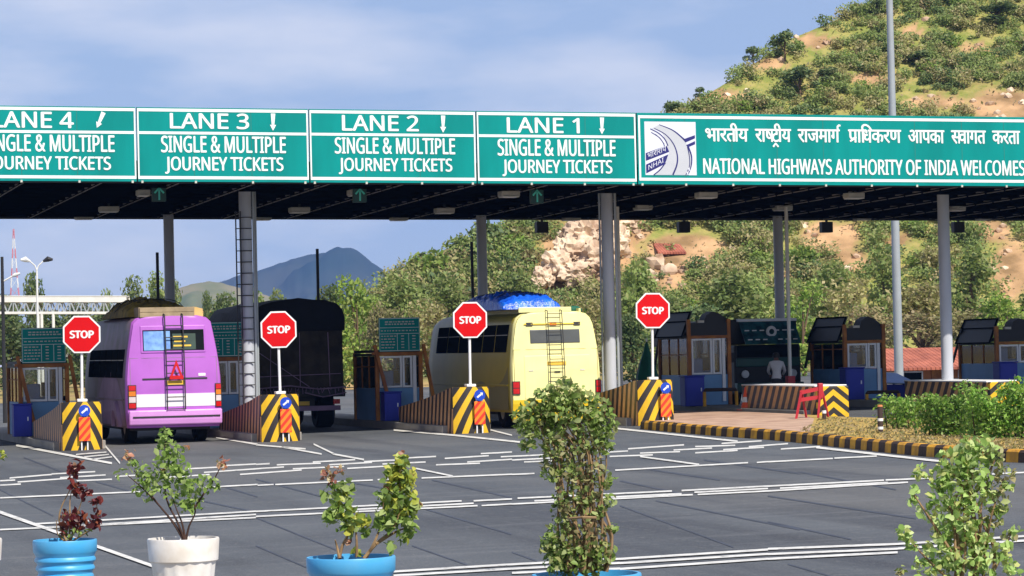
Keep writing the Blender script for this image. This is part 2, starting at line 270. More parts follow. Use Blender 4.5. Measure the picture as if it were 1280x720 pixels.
# ------------------------------------------------------------------ mesh helpers
class MB:
    def __init__(s): s.v = []; s.f = []; s.m = []; s.k = 0
    def add(s, vs, fs):
        n = len(s.v); s.v += [tuple(map(float, q)) for q in vs]; s.f += [tuple(i+n for i in f) for f in fs]; s.m += [s.k]*len(fs); return s
    def box(s, x0, x1, y0, y1, z0, z1, fn=None):
        vs = [(x, y, z) for z in (z0, z1) for y in (y0, y1) for x in (x0, x1)]
        if fn: vs = [fn(*q) for q in vs]
        return s.add(vs, [(0, 2, 3, 1), (4, 5, 7, 6), (0, 1, 5, 4), (2, 6, 7, 3), (0, 4, 6, 2), (1, 3, 7, 5)])
    def quad(s, a, b, c_, d): return s.add([a, b, c_, d], [(0, 1, 2, 3)])
    def bar(s, a, b, wx, wz=None):
        wz = wz or wx; a = Vector(a); b = Vector(b); t = (b-a).normalized()
        up = Vector((0, 0, 1)) if abs(t.z) < .95 else Vector((0, 1, 0))
        p = t.cross(up).normalized()*wx/2; q = p.cross(t).normalized()*wz/2
        vs = [a-p-q, a+p-q, a+p+q, a-p+q, b-p-q, b+p-q, b+p+q, b-p+q]
        return s.add(vs, [(0, 3, 2, 1), (4, 5, 6, 7), (0, 1, 5, 4), (1, 2, 6, 5), (2, 3, 7, 6), (3, 0, 4, 7)])
    def tube(s, pts, r, n=10, cap=True):
        pts = [Vector(p) for p in pts]; rs = r if isinstance(r, (list, tuple)) else [r]*len(pts)
        base = len(s.v); ref = None
        for i, p in enumerate(pts):
            t = (pts[min(i+1, len(pts)-1)]-pts[max(i-1, 0)]).normalized()
            if ref is None:
                ref = Vector((1, 0, 0)) if abs(t.x) < .9 else Vector((0, 1, 0))
            a = (ref - t*ref.dot(t)).normalized(); ref = a; b = t.cross(a)
            for j in range(n):
                an = 2*math.pi*j/n; s.v.append(tuple(p+a*math.cos(an)*rs[i]+b*math.sin(an)*rs[i]))
        for i in range(len(pts)-1):
            for j in range(n):
                k = (j+1) % n; s.f.append((base+i*n+j, base+i*n+k, base+(i+1)*n+k, base+(i+1)*n+j)); s.m.append(s.k)
        if cap:
            s.f.append(tuple(base+j for j in reversed(range(n)))); s.m.append(s.k)
            s.f.append(tuple(base+(len(pts)-1)*n+j for j in range(n))); s.m.append(s.k)
        return s
    def lathe(s, prof, ctr, n=32, axis='z', ripple=None):
        base = len(s.v); ctr = Vector(ctr)
        for i, (r, h) in enumerate(prof):
            for j in range(n):
                a = 2*math.pi*j/n; rr = r*(ripple(i, j) if ripple else 1)
                q = Vector((rr*math.cos(a), rr*math.sin(a), h)) if axis == 'z' else (Vector((h, rr*math.cos(a), rr*math.sin(a))) if axis == 'x' else Vector((rr*math.cos(a), h, -rr*math.sin(a))))
                s.v.append(tuple(ctr+q))
        for i in range(len(prof)-1):
            for j in range(n):
                k = (j+1) % n; s.f.append((base+i*n+j, base+i*n+k, base+(i+1)*n+k, base+(i+1)*n+j)); s.m.append(s.k)
        return s
    def prism(s, poly, y0, y1):               # outline in x-z, thickness along y
        n = len(poly); vs = [(x, y0, z) for x, z in poly]+[(x, y1, z) for x, z in poly]
        return s.add(vs, [tuple(range(n)), tuple(reversed(range(n, 2*n)))]+[(i, i+n, (i+1) % n+n, (i+1) % n) for i in range(n)])
    def build(s, name, m, parent=None, smooth=False, bevel=0, loc=None):
        org = np.array(parent['_o']) if parent is not None and '_o' in parent else np.array(loc if loc is not None else (0, 0, 0), float)
        me = bpy.data.meshes.new(name); me.from_pydata([tuple(np.array(q)-org) for q in s.v], [], s.f)
        for x in (m if isinstance(m, (list, tuple)) else [m]): me.materials.append(MT[x] if isinstance(x, str) else x)
        if isinstance(m, (list, tuple)): me.polygons.foreach_set('material_index', s.m)
        o = bpy.data.objects.new(name, me); col.objects.link(o)
        if parent is not None: o.parent = parent; o['_o'] = tuple(org)
        else: o.location = tuple(org); o['_o'] = tuple(org)
        me.validate(); bm = bmesh.new(); bm.from_mesh(me); bmesh.ops.recalc_face_normals(bm, faces=bm.faces); bm.to_mesh(me); bm.free()
        if smooth:
            me.shade_smooth()
            try: me.set_sharp_from_angle(angle=R(38))
            except Exception: pass
        if bevel:
            b = o.modifiers.new('bevel', 'BEVEL'); b.width = bevel; b.segments = 2; b.limit_method = 'ANGLE'; b.angle_limit = R(40)
        return o
def rawmesh(name, V, F, m, parent=None, loc=(0, 0, 0), smooth=False):
    me = bpy.data.meshes.new(name); V = np.asarray(V, np.float32); F = np.asarray(F, np.int32); k = F.shape[1]
    me.vertices.add(len(V)); me.vertices.foreach_set('co', V.ravel()); me.loops.add(F.size); me.loops.foreach_set('vertex_index', F.ravel())
    me.polygons.add(len(F)); me.polygons.foreach_set('loop_start', np.arange(0, F.size, k, dtype=np.int32))
    me.update(calc_edges=True); me.validate()
    for x in (m if isinstance(m, (list, tuple)) else [m]): me.materials.append(MT[x])
    o = bpy.data.objects.new(name, me); col.objects.link(o); o.location = loc
    if parent is not None: o.parent = parent
    if smooth: me.shade_smooth()
    return o
def tag(o, label=None, cat=None, group=None, kind=None):
    if label: o['label'] = label
    if cat: o['category'] = cat
    if group: o['group'] = group
    if kind: o['kind'] = kind
    return o
def thing(name, label, cat, loc, group=None):
    o = bpy.data.objects.new(name, None); col.objects.link(o); o.location = tuple(float(q) for q in loc); o['_o'] = tuple(float(q) for q in loc)
    o.empty_display_size = .3
    return tag(o, label, cat, group)
def copytree(o, loc, label=None, parent=None):
    n = o.copy(); col.objects.link(n); n.parent = parent
    if parent is None: n.location = tuple(float(q) for q in loc)
    if label: n['label'] = label
    for ch in [x for x in o.children]: copytree(ch, None, None, n)
    return n
def struct(o): o['kind'] = 'structure'; return o

# lettering: text laid flat in x-z, fitted to a box
import os
try: FONT = bpy.data.fonts.load(os.path.join(bpy.utils.system_resource('DATAFILES'), 'fonts', 'NotoSansHebrew-Regular.woff2'))
except Exception: FONT = None
def textverts(body, bold=0.0):
    cu = bpy.data.curves.new('tmp_text', 'FONT'); cu.body = body; cu.resolution_u = 3
    if FONT and ord(body[0]) < 256: cu.font = FONT
    o = bpy.data.objects.new('tmp_text', cu); col.objects.link(o)
    dg = bpy.context.evaluated_depsgraph_get(); dg.update()
    me = bpy.data.meshes.new_from_object(o.evaluated_get(dg)); 
    V = np.array([q.co[:2] for q in me.vertices]); F = [tuple(p.vertices) for p in me.polygons]
    bpy.data.meshes.remove(me); bpy.data.objects.remove(o); bpy.data.curves.remove(cu)
    return V, F
BOLD = [(0, 0), (-1, 0), (1, 0), (0, -.6), (0, .6)]   # heavier strokes: the outline laid down again a hair to each side
def put(mb, V, F, x0, x1, z0, z1, y, slope=0.0, bbox=None):
    lo, hi = bbox if bbox else (V.min(0), V.max(0))
    X = x0+(V[:, 0]-lo[0])/(hi[0]-lo[0])*(x1-x0); Z = z0+(V[:, 1]-lo[1])/(hi[1]-lo[1])*(z1-z0) + slope*(X-x0)
    mb.add([(X[i], y, Z[i]) for i in range(len(V))], F)
def letter(mb, body, x0, x1, z0, z1, y, slope=0.0, bold=0.02): 
    V, F = textverts(body); hx = bold*(z1-z0)*1.3
    for i, (a, b) in enumerate(BOLD if bold else BOLD[:1]): put(mb, V, F, x0+hx+a*hx, x1-hx+a*hx, z0+b*hx, z1+b*hx, y-.0012*i, slope)
def strokes(pts, w):                     # a thick polyline in 2-D
    V = []; F = []; pts = [np.array(p, float) for p in pts]
    for i, p in enumerate(pts):
        t = pts[min(i+1, len(pts)-1)]-pts[max(i-1, 0)]; t /= np.linalg.norm(t); n = np.array([-t[1], t[0]])*w/2
        V += [p+n, p-n]
        if i: k = 2*i; F.append((k-2, k-1, k+1, k))
    return np.array(V), F

# foliage: many small leaf faces
def leafquads(Pts, size, r, up=0.6, aspect=0.55, fold=False):
    n = len(Pts); d = r.normal(size=(n, 3)); d += up*np.array([.25, -.75, .95]); d /= np.linalg.norm(d, axis=1)[:, None]
    a = r.normal(size=(n, 3)); a -= d*(a*d).sum(1)[:, None]; a /= np.linalg.norm(a, axis=1)[:, None]; b = np.cross(d, a)
    s = (size*(0.6+0.8*r.random(n)))[:, None]
    if not fold:
        V = np.stack([Pts-a*s*.5, Pts+b*s*aspect*.5, Pts+a*s*.5, Pts-b*s*aspect*.5], 1).reshape(-1, 3)
        return V, np.arange(4*n).reshape(n, 4)
    # two-halved leaf with a folded midrib: base, 2 shoulders each side, tip
    fo = d*s*.10
    q = [Pts-a*s*.5, Pts-a*s*.15+b*s*aspect*.5+fo, Pts+a*s*.2+b*s*aspect*.38+fo, Pts+a*s*.5-d*s*.08, Pts+a*s*.2-b*s*aspect*.38+fo, Pts-a*s*.15-b*s*aspect*.5+fo, Pts+a*s*.02]
    V = np.stack(q, 1).reshape(-1, 3); o = np.arange(n)[:, None]*7
    F = np.concatenate([o+np.array([[0, 6, 2, 1]]), o+np.array([[0, 5, 4, 6]]), o+np.array([[6, 4, 3, 2]])], 0)
    return V, F
def lobes_points(lobes, n, r, shell=0.55):
    """points spread through ellipsoid lobes (cx,cy,cz,rx,ry,rz), denser near the skin"""
    wts = np.array([l[3]*l[4]*l[5] for l in lobes])**.67; wts /= wts.sum(); k = r.choice(len(lobes), n, p=wts); Lb = np.array(lobes)[k]
    d = r.normal(size=(n, 3)); d /= np.linalg.norm(d, axis=1)[:, None]; rad = (shell+(1-shell)*r.random(n)**.6)*(0.85+.3*r.random(n))
    return Lb[:, :3]+d*rad[:, None]*Lb[:, 3:6]

# ================================================================== GROUND
xs = [-4000, -1500, -600, -250, -120, -70, -40, 0, 45, 90, 130, 200, 400, 900, 2000, 4000]
ys = [-600, -200, -80, -30, 20, 70, 120, 170, 230, 320, 500, 900, 1600, 2600, 4300]
mb = MB(); mb.add([(x, y, gz(x, y)) for y in ys for x in xs], [(j*len(xs)+i, j*len(xs)+i+1, (j+1)*len(xs)+i+1, (j+1)*len(xs)+i) for j in range(len(ys)-1) for i in range(len(xs)-1)])
struct(mb.build('ground', 'earth'))
def slab(x0, x1, y0, y1, off): return [(x, y, gz(x, y)+off) for x, y in ((x0, y0), (x1, y0), (x1, y1), (x0, y1))]
mb = MB(); mb.quad(*slab(-39, 89, -25, 140, .005)); struct(mb.build('road', 'asphalt'))

def painted(name, segs, m, off):
    mb = MB()
    for (a, b, t) in segs:
        q = [G(a[0], a[1]-t*.43, off), G(b[0], b[1]-t*.43, off), G(b[0], b[1]+t*.43, off), G(a[0], a[1]+t*.43, off)]
        mb.quad(*[(p[0], p[1], gz(p[0], p[1])+off) for p in q])
    return struct(mb.build(name, m))
streaks = [((775,632),(917,684)),((0,612),(67,645)),((252,626),(320,640)),((282,609),(322,621)),((320,647),(420,687)),((320,682),(385,710)),((320,599),(407,622)),((540,600),(640,622)),((527,635),(640,668)),((515,682),(584,706)),((820,626),(1000,662)),((960,620),(1145,648)),((960,652),(1064,674)),((775,601),(852,617)),((640,690),(700,712)),((30,572),(78,590)),((800,585),(900,600)),((1000,590),(1120,612)),((120,602),(190,622)),((985,705),(1045,722)),((420,600),(520,617)),((880,575),(1000,592))]
painted('road_streak', [(a, b, 1.9) for a, b in streaks], 'streak', .009)  # thin dark lines laid on the asphalt
A = [(12,597.5,65,593),(64,592.5,119,589.5),(0,601,19,600),(22,602.5,84,598),(75,597,132,593.7),(0,606.5,26,605),(95,601,140,599),(144,595.5,172,594),(235,586,280,583.5),(255,590.5,320,586),(280,582,320,580),(205,597,262,593),(300,593,377,587.5),(320,580.5,337,579.5),(320,586,355,583.7),(346,581,401,579),(366,586,430,583),(391,577.5,444,574.5),(411,581,465,578),(434,585.5,487,582.5),(455,577,495,575),(497,573,545,570.5),(478,580,532,577.5),(545,581,600,579),(556,573,611,569.5),(584,577.5,640,574),(601,567,640,565),(626,571,690,568),(640,575,700,572),(655,577.5,690,576),(700,566,760,562.5),(760,565,785,563.7),(762,570.5,816,568.5),(785,561,855,556),(800,566.3,850,564.5),(842,562.5,890,560),(869,566,922,563),(869,558.2,919,556.6),(904,562,955,559),(902,554.3,952,551),(936,558.3,985,554.5),(976,561.3,1025,558)]
painted('road_marking', [((a, b), (c_, d), 2.0) for a, b, c_, d in A], 'paint', .013)
Bl = [(0,622.3,175,614.5),(250,609.5,322,605.5),(322,606.5,342,605.5),(344,605.6,466,600),(472,599.5,490,598.8),(527,597.5,640,592.7),(640,593,668,591.8),(769,587.7,935,578.3),(946,578,960,577),(960,577.2,1041,573),(1043,572.6,1096,570)]
C = [(40,655,320,639),(0,662,320,646.8),(60,659.5,320,643),(320,639.2,577,626),(320,645.5,597,632),(592,626,640,623.6),(602,631.8,640,629.8),(420,638,592,629),(647,622.7,840,613.7),(640,630,866,618.2),(668,626,852,617),(852,613.2,960,607.5),(872,618,960,613.6),(868,615.3,960,610.5),(960,607.6,1105,600.2),(960,613.7,1135,602.7),(975,610.2,1110,603),(1107,600,1165,597.5),(1240,592.5,1330,588)]
Dl = [(492,714.3,640,705.3),(492,719.5,640,710.7),(640,705.3,775,698.4),(640,710.8,775,703.6),(640,716,775,710.5),(775,698.5,960,686.8),(775,703.8,960,692.3),(775,711,960,698.3),(960,686,1122,679.8),(960,692.5,1122,685.8),(960,698.5,1122,690.3),(1122,679.8,1330,667),(1122,685.6,1330,672.5)]
painted('road_marking', [((a, b), (c_, d), t) for S, t in ((Bl, 2.0), (C, 2.2), (Dl, 3.0)) for a, b, c_, d in S], 'paint', .017)
Ln = [((0,640),(190,707),4.5),((520,585.5),(566,595),2.2),((800,570.5),(874,580.5),2.2),((762,534.5),(922,551.5),2.4),((1020,559),(1180,577),3.0),((20,556.5),(140,579),3.0),((128,553),(150,579),3.4),((95,568),(133,565),1.6),((105,571),(136,568),1.6),((115,574.2),(140,571),1.6),((320,556),(382,561),2.0),((352,558.5),(402,567.5),2.2),((392,555),(418,567.5),2.4),((416,567.3),(455,574.5),2.4),((492,537.5),(566,543.8),2.4),((566,543.8),(650,552.5),2.4),((612,537),(640,544),2.0),((270,546.5),(322,555.5),2.4),((735,531.5),(762,534.5),2.4)]
painted('lane_line', Ln, 'paint', .021)

# the planted island on the right: brown paving, a bed of dry grass, a painted kerb
kerb_px = [(800,536.5),(850,541.5),(905,546),(960,550),(1000,554),(1040,558.5),(1080,563),(1120,567.5),(1150,570.5),(1180,573),(1235,577),(1300,580),(1400,583)]
back_px = [(1400,543),(1250,538),(1180,533),(1105,529),(1066,528),(1000,524),(935,521),(870,520),(822,519)]
kp = [G(*q) for q in kerb_px]; bp_ = [G(*q) for q in back_px]
def sheet(name, m, pts, h):
    mb = MB(); n = len(pts); mb.add([(p[0], p[1], gz(p[0], p[1])+h) for p in pts]+[(p[0], p[1], gz(p[0], p[1])-.05) for p in pts], [tuple(range(n))]+[(i, i+n, (i+1) % n+n, (i+1) % n) for i in range(n)])
    return struct(mb.build(name, m))
def inset(a, b, d): return a + (b-a)/np.linalg.norm(b-a)*d
def knorm(i):
    t_ = kp[min(i+1, len(kp)-1)]-kp[max(i-1, 0)]; n_ = np.array([-t_[1], t_[0], 0]); return n_/np.linalg.norm(n_)
inn = [kp[i]+knorm(i)*.16 for i in range(len(kp))]
split_f = 4; cut = bp_[-3]
sheet('pavement', 'paver', inn[:5]+[G(1018, 530), bp_[5]]+bp_[6:], .13)
sheet('verge', 'drygrass', [inn[4]]+inn[5:]+bp_[:6]+[G(1018, 530)], .125)
# kerb stones: one painted line of alternating blocks
kt = MB(); pts = kp; ln = [0]
for i in range(1, len(pts)): ln.append(ln[-1]+np.linalg.norm(pts[i]-pts[i-1]))
def along(s):
    for i in range(1, len(pts)):
        if s <= ln[i]: return pts[i-1]+(pts[i]-pts[i-1])*((s-ln[i-1])/(ln[i]-ln[i-1]))
    return pts[-1]
s_ = 0; i = 0
while s_ < ln[-1]-.5:
    L_ = .36+.05*random.random()
    a, b = along(s_+.006), along(min(s_+L_, ln[-1]))
    kt.k = i % 2; hz = .21+.012*random.random()
    tn = (b-a)/np.linalg.norm(b-a); nn = np.array([-tn[1], tn[0]])
    kt.add([(q[0]+nn[0]*dy, q[1]+nn[1]*dy, gz(q[0], q[1])+h) for q in (a, b) for dy, h in ((0, -.03), (.02, hz-.04), (.06, hz), (.2, hz), (.22, -.03))], [(0, 5, 6, 1), (1, 6, 7, 2), (2, 7, 8, 3), (3, 8, 9, 4), (0, 1, 2, 3, 4), (9, 8, 7, 6, 5)])
    s_ += L_; i += 1
struct(kt.build('kerb', ['kerb_b', 'kerb_y']))
# low toll islands the booths stand on
for i, X in enumerate(ISX):
    g0 = gz(X, YB)
    mb = MB(); mb.box(X-.62, X+.62, YB+.5, YB+17, -.05, .2, lambda x, y, z: (x, y, gz(x, y)+z)); struct(mb.build('toll_island', 'concrete', bevel=.02))

# ================================================================== CANOPY
ZT0 = P(0, 132, YB); ZT1 = P(1280, 146.5, YB); ZB0 = P(0, 226, YB); ZB1 = P(1280, 232.8, YB)
SS = (ZB1[2]-ZB0[2])/(ZB1[0]-ZB0[0]); ST = (ZT1[2]-ZT0[2])/(ZT1[0]-ZT0[0])
zbot = lambda X: ZB0[2]+SS*(X-ZB0[0])
ztop = lambda X: ZT0[2]+ST*(X-ZT0[0])
CYS = -.011
def under(X, Y): return zbot(X)+.02+CYS*(Y-YB)
# back edge of the canopy
YK = 88.0
for _ in range(30):
    p = P(640, 274, YK); YK += (p[2]-under(p[0], YK))*-6
CX0, CX1 = -6.0, 47.0
canopy = thing('toll_canopy', 'wide flat black roof on round grey columns spanning all the toll lanes', 'canopy', (20, YB, gz(20, YB)))
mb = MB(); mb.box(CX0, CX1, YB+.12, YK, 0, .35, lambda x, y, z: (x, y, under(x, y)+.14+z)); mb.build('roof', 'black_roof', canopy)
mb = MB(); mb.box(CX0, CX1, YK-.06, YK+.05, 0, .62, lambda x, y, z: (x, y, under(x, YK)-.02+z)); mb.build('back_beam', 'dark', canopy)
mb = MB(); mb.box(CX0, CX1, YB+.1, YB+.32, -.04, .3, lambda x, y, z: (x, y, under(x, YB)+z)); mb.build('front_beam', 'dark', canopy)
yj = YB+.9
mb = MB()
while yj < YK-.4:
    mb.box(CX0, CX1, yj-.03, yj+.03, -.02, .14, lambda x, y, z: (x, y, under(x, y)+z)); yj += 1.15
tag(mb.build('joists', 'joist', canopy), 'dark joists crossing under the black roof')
xp = P(224, 231, YB+.3)[0]; sp = (P(415, 231.7, YB+.3)[0]-P(126, 231, YB+.3)[0])/3
k = -8
while True:
    X = xp+sp*k*.985; k += 1
    if X < CX0+.3: continue
    if X > CX1-.3: break
    mb = MB(); y_ = YB+.35
    while y_ < YK-.9:
        mb.box(X-.011, X+.011, y_, y_+1.0, -.04, -.022, lambda x, y, z: (x, y, under(x, y)+z)); y_ += 1.15
    mb.box(X-.012, X+.012, YB+.35, YK-.2, .02, .05, lambda x, y, z: (x, y, under(x, y)+z)); mb.build('purlin', 'purlin', canopy)
def column(px, py_top, Y, r, label, name='column'):
    p = P(px, py_top, Y); g = gz(p[0], Y)
    zt = under(p[0], Y)+.1
    mb = MB(); mb.tube([(p[0], Y, g-.05), (p[0], Y, zt)], r, 24); o = mb.build(name, 'column', canopy, smooth=True)
    m2 = MB(); m2.box(p[0]-r*1.25, p[0]+r*1.25, Y-r*1.25, Y+r*1.25, zt-.06, zt-.03); m2.build('cap_plate', 'column', o)
    m2 = MB(); m2.tube([(p[0], Y, g+.2), (p[0], Y, g+.24)], r*1.9, 16); m2.build('base_plate', 'column', o)
    return o, p, g
YF = 74.0
cols_ = []
for px in (306, 758, 1178.5): cols_.append(column(px, 240, YF, .158, ''))
dX = cols_[1][1][0]-cols_[0][1][0]
column(pix((cols_[0][1][0]-dX, YF, 5))[0], 240, YF, .158, '')
YR = YK-1.3
rear = [column(px, 274, YR, .145, '') for px in (210.5, 601.5, 972)]
# ladder, conduits on the left front column
def conduit(colrec, pxs, z0, z1, r=.03):
    o, p, g = colrec
    for dx, dy in pxs:
        mb = MB(); mb.tube([(p[0]+dx, YF+dy, g+z0), (p[0]+dx, YF+dy, z1)], r, 8); mb.build('conduit', 'steel', o, smooth=True)
o, p, g = cols_[0]; zt = under(p[0], YF)
mb = MB()
for dx in (-.36, -.30+.62): pass
mb.bar((p[0]-.27, YF-.12, g+.4), (p[0]-.27, YF-.12, zt-.5), .03)
mb.bar((p[0]-.17, YF-.2, g+.4), (p[0]-.17, YF-.2, zt-.5), .03)
z = g+.5
while z < zt-.5:
    mb.bar((p[0]-.27, YF-.12, z), (p[0]+.12, YF-.19, z), .024); z += .28
mb.build('ladder', 'dark', o)
conduit(cols_[0], [(.19, -.07), (.25, 0.0)], .2, zt, .032)
conduit(cols_[1], [(-.19, .05), (.17, -.14), (.215, -.05)], .2, zt-.1, .028)

# ------------------------------------------------------------------ signs on the fascia
def sbox(px0, px1, py0, py1):          # photo box -> x0,x1,z0,z1 on the fascia and its slope
    a = P(px0, (py0+py1)/2, YB); b = P(px1, (py0+py1)/2, YB); cx = (px0+px1)/2
    t = P(cx, py0, YB)[2]; u = P(cx, py1, YB)[2]; s = (SS+ST)/2; h = s*(b[0]-a[0])/2
    return a[0], b[0], u-h, t-h, s
YS = YB-.03
def topy(px): return 132+(146.5-132)*px/1280
def boty(px): return 226+(232.8-226)*px/1280
def strip(mb, px0, px1, f0, f1, y):    # a band across a panel between two fractions of its height
    vs = []
    for px, f in ((px0, f0), (px1, f0), (px1, f1), (px0, f1)):
        X = P(px, 185, YB)[0]; vs.append((X, y, zbot(X)+(ztop(X)-zbot(X))*f))
    mb.quad(*vs)
def signboard(name, label, px0, px1):
    Xm = P((px0+px1)/2, 185, YB)[0]; t = thing(name, label, 'sign', (Xm, YB, zbot(Xm)))
    Xa, Xb = P(px0, 185, YB)[0], P(px1, 185, YB)[0]
    mb = MB(); mb.k = 0
    vs = [(X, y, (zbot(X) if b else ztop(X))) for y in (YB-.02, YB+.08) for X, b in ((Xa, 1), (Xb, 1), (Xb, 0), (Xa, 0))]
    mb.add(vs, [(0, 1, 2, 3)]); mb.k = 1; mb.add(vs, [(4, 7, 6, 5), (0, 4, 5, 1), (1, 5, 6, 2), (2, 6, 7, 3), (3, 7, 4, 0)])
    mb.build('panel', ['green_sign', 'sign_edge'], t); mb = MB(); n_ = max(2, round((Xb-Xa)/1.25))
    for k in range(1, n_):
        X = Xa+(Xb-Xa)*k/n_+random.uniform(-.05, .05); mb.add([(X-.006, YB-.0225, zbot(X)+.05), (X+.006, YB-.0225, zbot(X)+.05), (X+.006, YB-.0225, ztop(X)-.05), (X-.006, YB-.0225, ztop(X)-.05)], [(0, 1, 2, 3)])
    mb.build('sheet_joint', 'sign_edge', t)
    mb = MB()
    for k in range(n_+1):
        X = min(Xb-.1, max(Xa+.1, Xa+(Xb-Xa)*k/n_)); mb.box(X-.025, X+.025, YB-.05, YB-.02, zbot(X)-.035, zbot(X)+.02)
    mb.build('bottom_clip', 'fixture', t); return t
FR = lambda px, py: (boty(px)-py)/(boty(px)-topy(px))
def lane(n, pb0, pb1, t1, t2, t3, arrow, lab):
    px0, px1 = pb0+.6, pb1-.6
    t = signboard('lane_sign', lab, px0, px1)
    mb = MB(); y = YB-.026; wpx = 1.2
    strip(mb, px0+.3, px1-.3, .945, .985-.0, y); strip(mb, px0+.3, px1-.3, .035, .075, y)
    strip(mb, px0+.3, px0+wpx+.9, .075, .945, y); strip(mb, px1-wpx-.9, px1-.3, .075, .945, y)
    f = FR(px1, 166.0+(px1-170)*.0090); strip(mb, px0+2.1, px1-2.1, f-.016, f+.02, y)
    mb.build('border', 'sign_white', t)
    mb = MB()
    for body, (a, b, c_, d), bold in ((f'LANE {n}', t1, .026), ('SINGLE & MULTIPLE', t2, .02), ('JOURNEY TICKETS', t3, .02)):
        x0, x1, z0, z1, s = sbox(a, b, c_, d)
        letter(mb, body, x0, x1, z0, z1, YB-.028, s, bold)
    mb.build('lettering', 'sign_white', t)
    mb = MB(); (ax, a0, a1, dx) = arrow
    p0 = P(ax+dx, a0, YB); p1 = P(ax-dx, a1, YB); u = np.array([p1[0]-p0[0], p1[2]-p0[2]]); Ln_ = np.linalg.norm(u); u /= Ln_; nrm = np.array([-u[1], u[0]])
    q = lambda s, w: (p0[0]+u[0]*s*Ln_+nrm[0]*w, YB-.028, p0[2]+u[1]*s*Ln_+nrm[1]*w)
    mb.add([q(0, .055), q(.66, .032), q(.66, .075), q(1, 0), q(.66, -.075), q(.66, -.032), q(0, -.055)], [(0, 1, 5, 6), (2, 3, 4)])
    mb.build('arrow', 'sign_white', t)
lane(4, -48, 170.5, (-10, 92, 140, 159.5), (-22, 143, 168.5, 189.5), (-17, 138.5, 195.5, 216), (125, 140.5, 160, 4.2), 'green LANE 4 sign with a slanting arrow, cut by the left edge')
lane(3, 171, 386, (212, 311, 142, 161), (201, 357, 170.5, 191), (206, 354, 196.5, 217.5), (341, 142, 163.5, 0), 'green LANE 3 sign above the purple minibus and the ladder column')
lane(2, 386.5, 595, (427, 523, 144.5, 163.5), (418, 568.5, 172.5, 192.5), (423, 565, 198, 218), (553.5, 144.5, 166, 0), 'green LANE 2 sign with downward arrow, above dark truck and fare board')
lane(1, 595.5, 795.5, (633, 724, 147.5, 166), (621.5, 769, 174.5, 195), (627.5, 765, 200, 220.5), (752, 147, 168, 0), 'green LANE 1 sign above the yellow minibus, touching the welcome sign')
# further boards of the fascia, outside the photograph's left edge
ws = signboard('welcome_sign', 'long green welcome sign with a white road emblem, Hindi line above English', 796.6, 1420)
mb = MB(); strip(mb, 798, 1418, .925, .965, YB-.026); strip(mb, 798, 1418, .05, .09, YB-.026); strip(mb, 798, 800.3, .09, .925, YB-.026); strip(mb, 1416, 1418, .09, .925, YB-.026); mb.build('border', 'sign_white', ws)
mb = MB(); x0, x1, z0, z1, s = sbox(878.5, 1280.5, 199.5, 218.5); letter(mb, 'NATIONAL HIGHWAYS AUTHORITY OF INDIA WELCOMES', x0, x1, z0, z1, YB-.028, s, .022)
mb.build('lettering', 'sign_white', ws)
# Hindi line, put together glyph by glyph (the conjuncts are cut and drawn)
HB = 0
def glyph(ch): return textverts(ch, HB)
def cut_right(V, F, xc):
    bm = bmesh.new(); vv = [bm.verts.new((a, b, 0)) for a, b in V]
    for f in F:
        try: bm.faces.new([vv[i] for i in f])
        except ValueError: pass
    bmesh.ops.bisect_plane(bm, geom=bm.verts[:]+bm.edges[:]+bm.faces[:], plane_co=(xc, 0, 0), plane_no=(1, 0, 0), clear_outer=True)
    bm.verts.index_update(); V2 = np.array([q.co[:2] for q in bm.verts]); F2 = [tuple(q.index for q in f.verts) for f in bm.faces]; bm.free(); return V2, F2
def word(parts):
    """parts: strings (taken as typed), ('half', ch), ('rakar',), ('reph',), ('ra',) marks on what came before"""
    V = np.zeros((0, 2)); F = []; x = 0.0; last = (0, 0); dep = []
    def push(v, f):
        nonlocal V, F
        F += [tuple(i+len(V) for i in q) for q in f]; dep.extend([(dep[-1]+1) if dep else 0]*len(v)); V = np.vstack([V, v]) if len(V) else v
    for p in parts:
        if isinstance(p, str):
            v, f = textverts(p, HB); a, b = v[:, 0].min(), v[:, 0].max(); 
            if p == 'ी': v = v+[x-.012-a-(b-a-.20), 0]; push(v, f); x += .175; continue
            if p == 'ि': v = v+[x-a-.012, 0]; push(v, f); x += .13; continue
            v = v+[x-a-.012, 0]; push(v, f); last = (x, x+b-a); x += b-a-.03
        elif p[0] == 'half':
            v, f = textverts(p[1], HB); a, b = v[:, 0].min(), v[:, 0].max(); v, f = cut_right(v, f, b-p[2]); v = v+[x-a-.012, 0]; push(v, f); x += b-a-p[2]-.05
        elif p[0] == 'rakar':
            m_ = (last[0]+last[1])/2; v, f = strokes([(m_-.17, -.24), (m_-.02, -.08), (m_+.15, -.24)], .07); push(v, f)
        elif p[0] == 'reph':
            m_ = last[1]-.07; v, f = strokes([(m_+.0, .60), (m_-.07, .68), (m_-.06, .78), (m_+.02, .84), (m_+.11, .82)], .075); push(v, f)
        elif p[0] == 'ra':
            v, f = strokes([(last[1]-.10, .25), (last[0]+.10, .06)], .075); push(v, f)
    return V, F, dep
words_hi = [(['भ', 'ा', 'र', 'त', 'ी', 'य'], 881.5, 934.5), (['र', 'ा', ('half', 'ष', .13), 'ट', ('rakar',), 'ी', 'य'], 943.7, 988), (['र', 'ा', 'ज', 'म', 'ा', 'ग', ('reph',)], 997, 1050),
            (['प', ('ra',), 'ा', 'ि', 'ध', 'क', 'र', 'ण'], 1060, 1125.5), (['आ', 'प', 'क', 'ा'], 1135, 1179.5), ([('half', 'स', .13), 'व', 'ा', 'ग', 'त'], 1188.7, 1231.3), (['क', 'र', 'त', 'ा'], 1240, 1274)]
mb = MB()
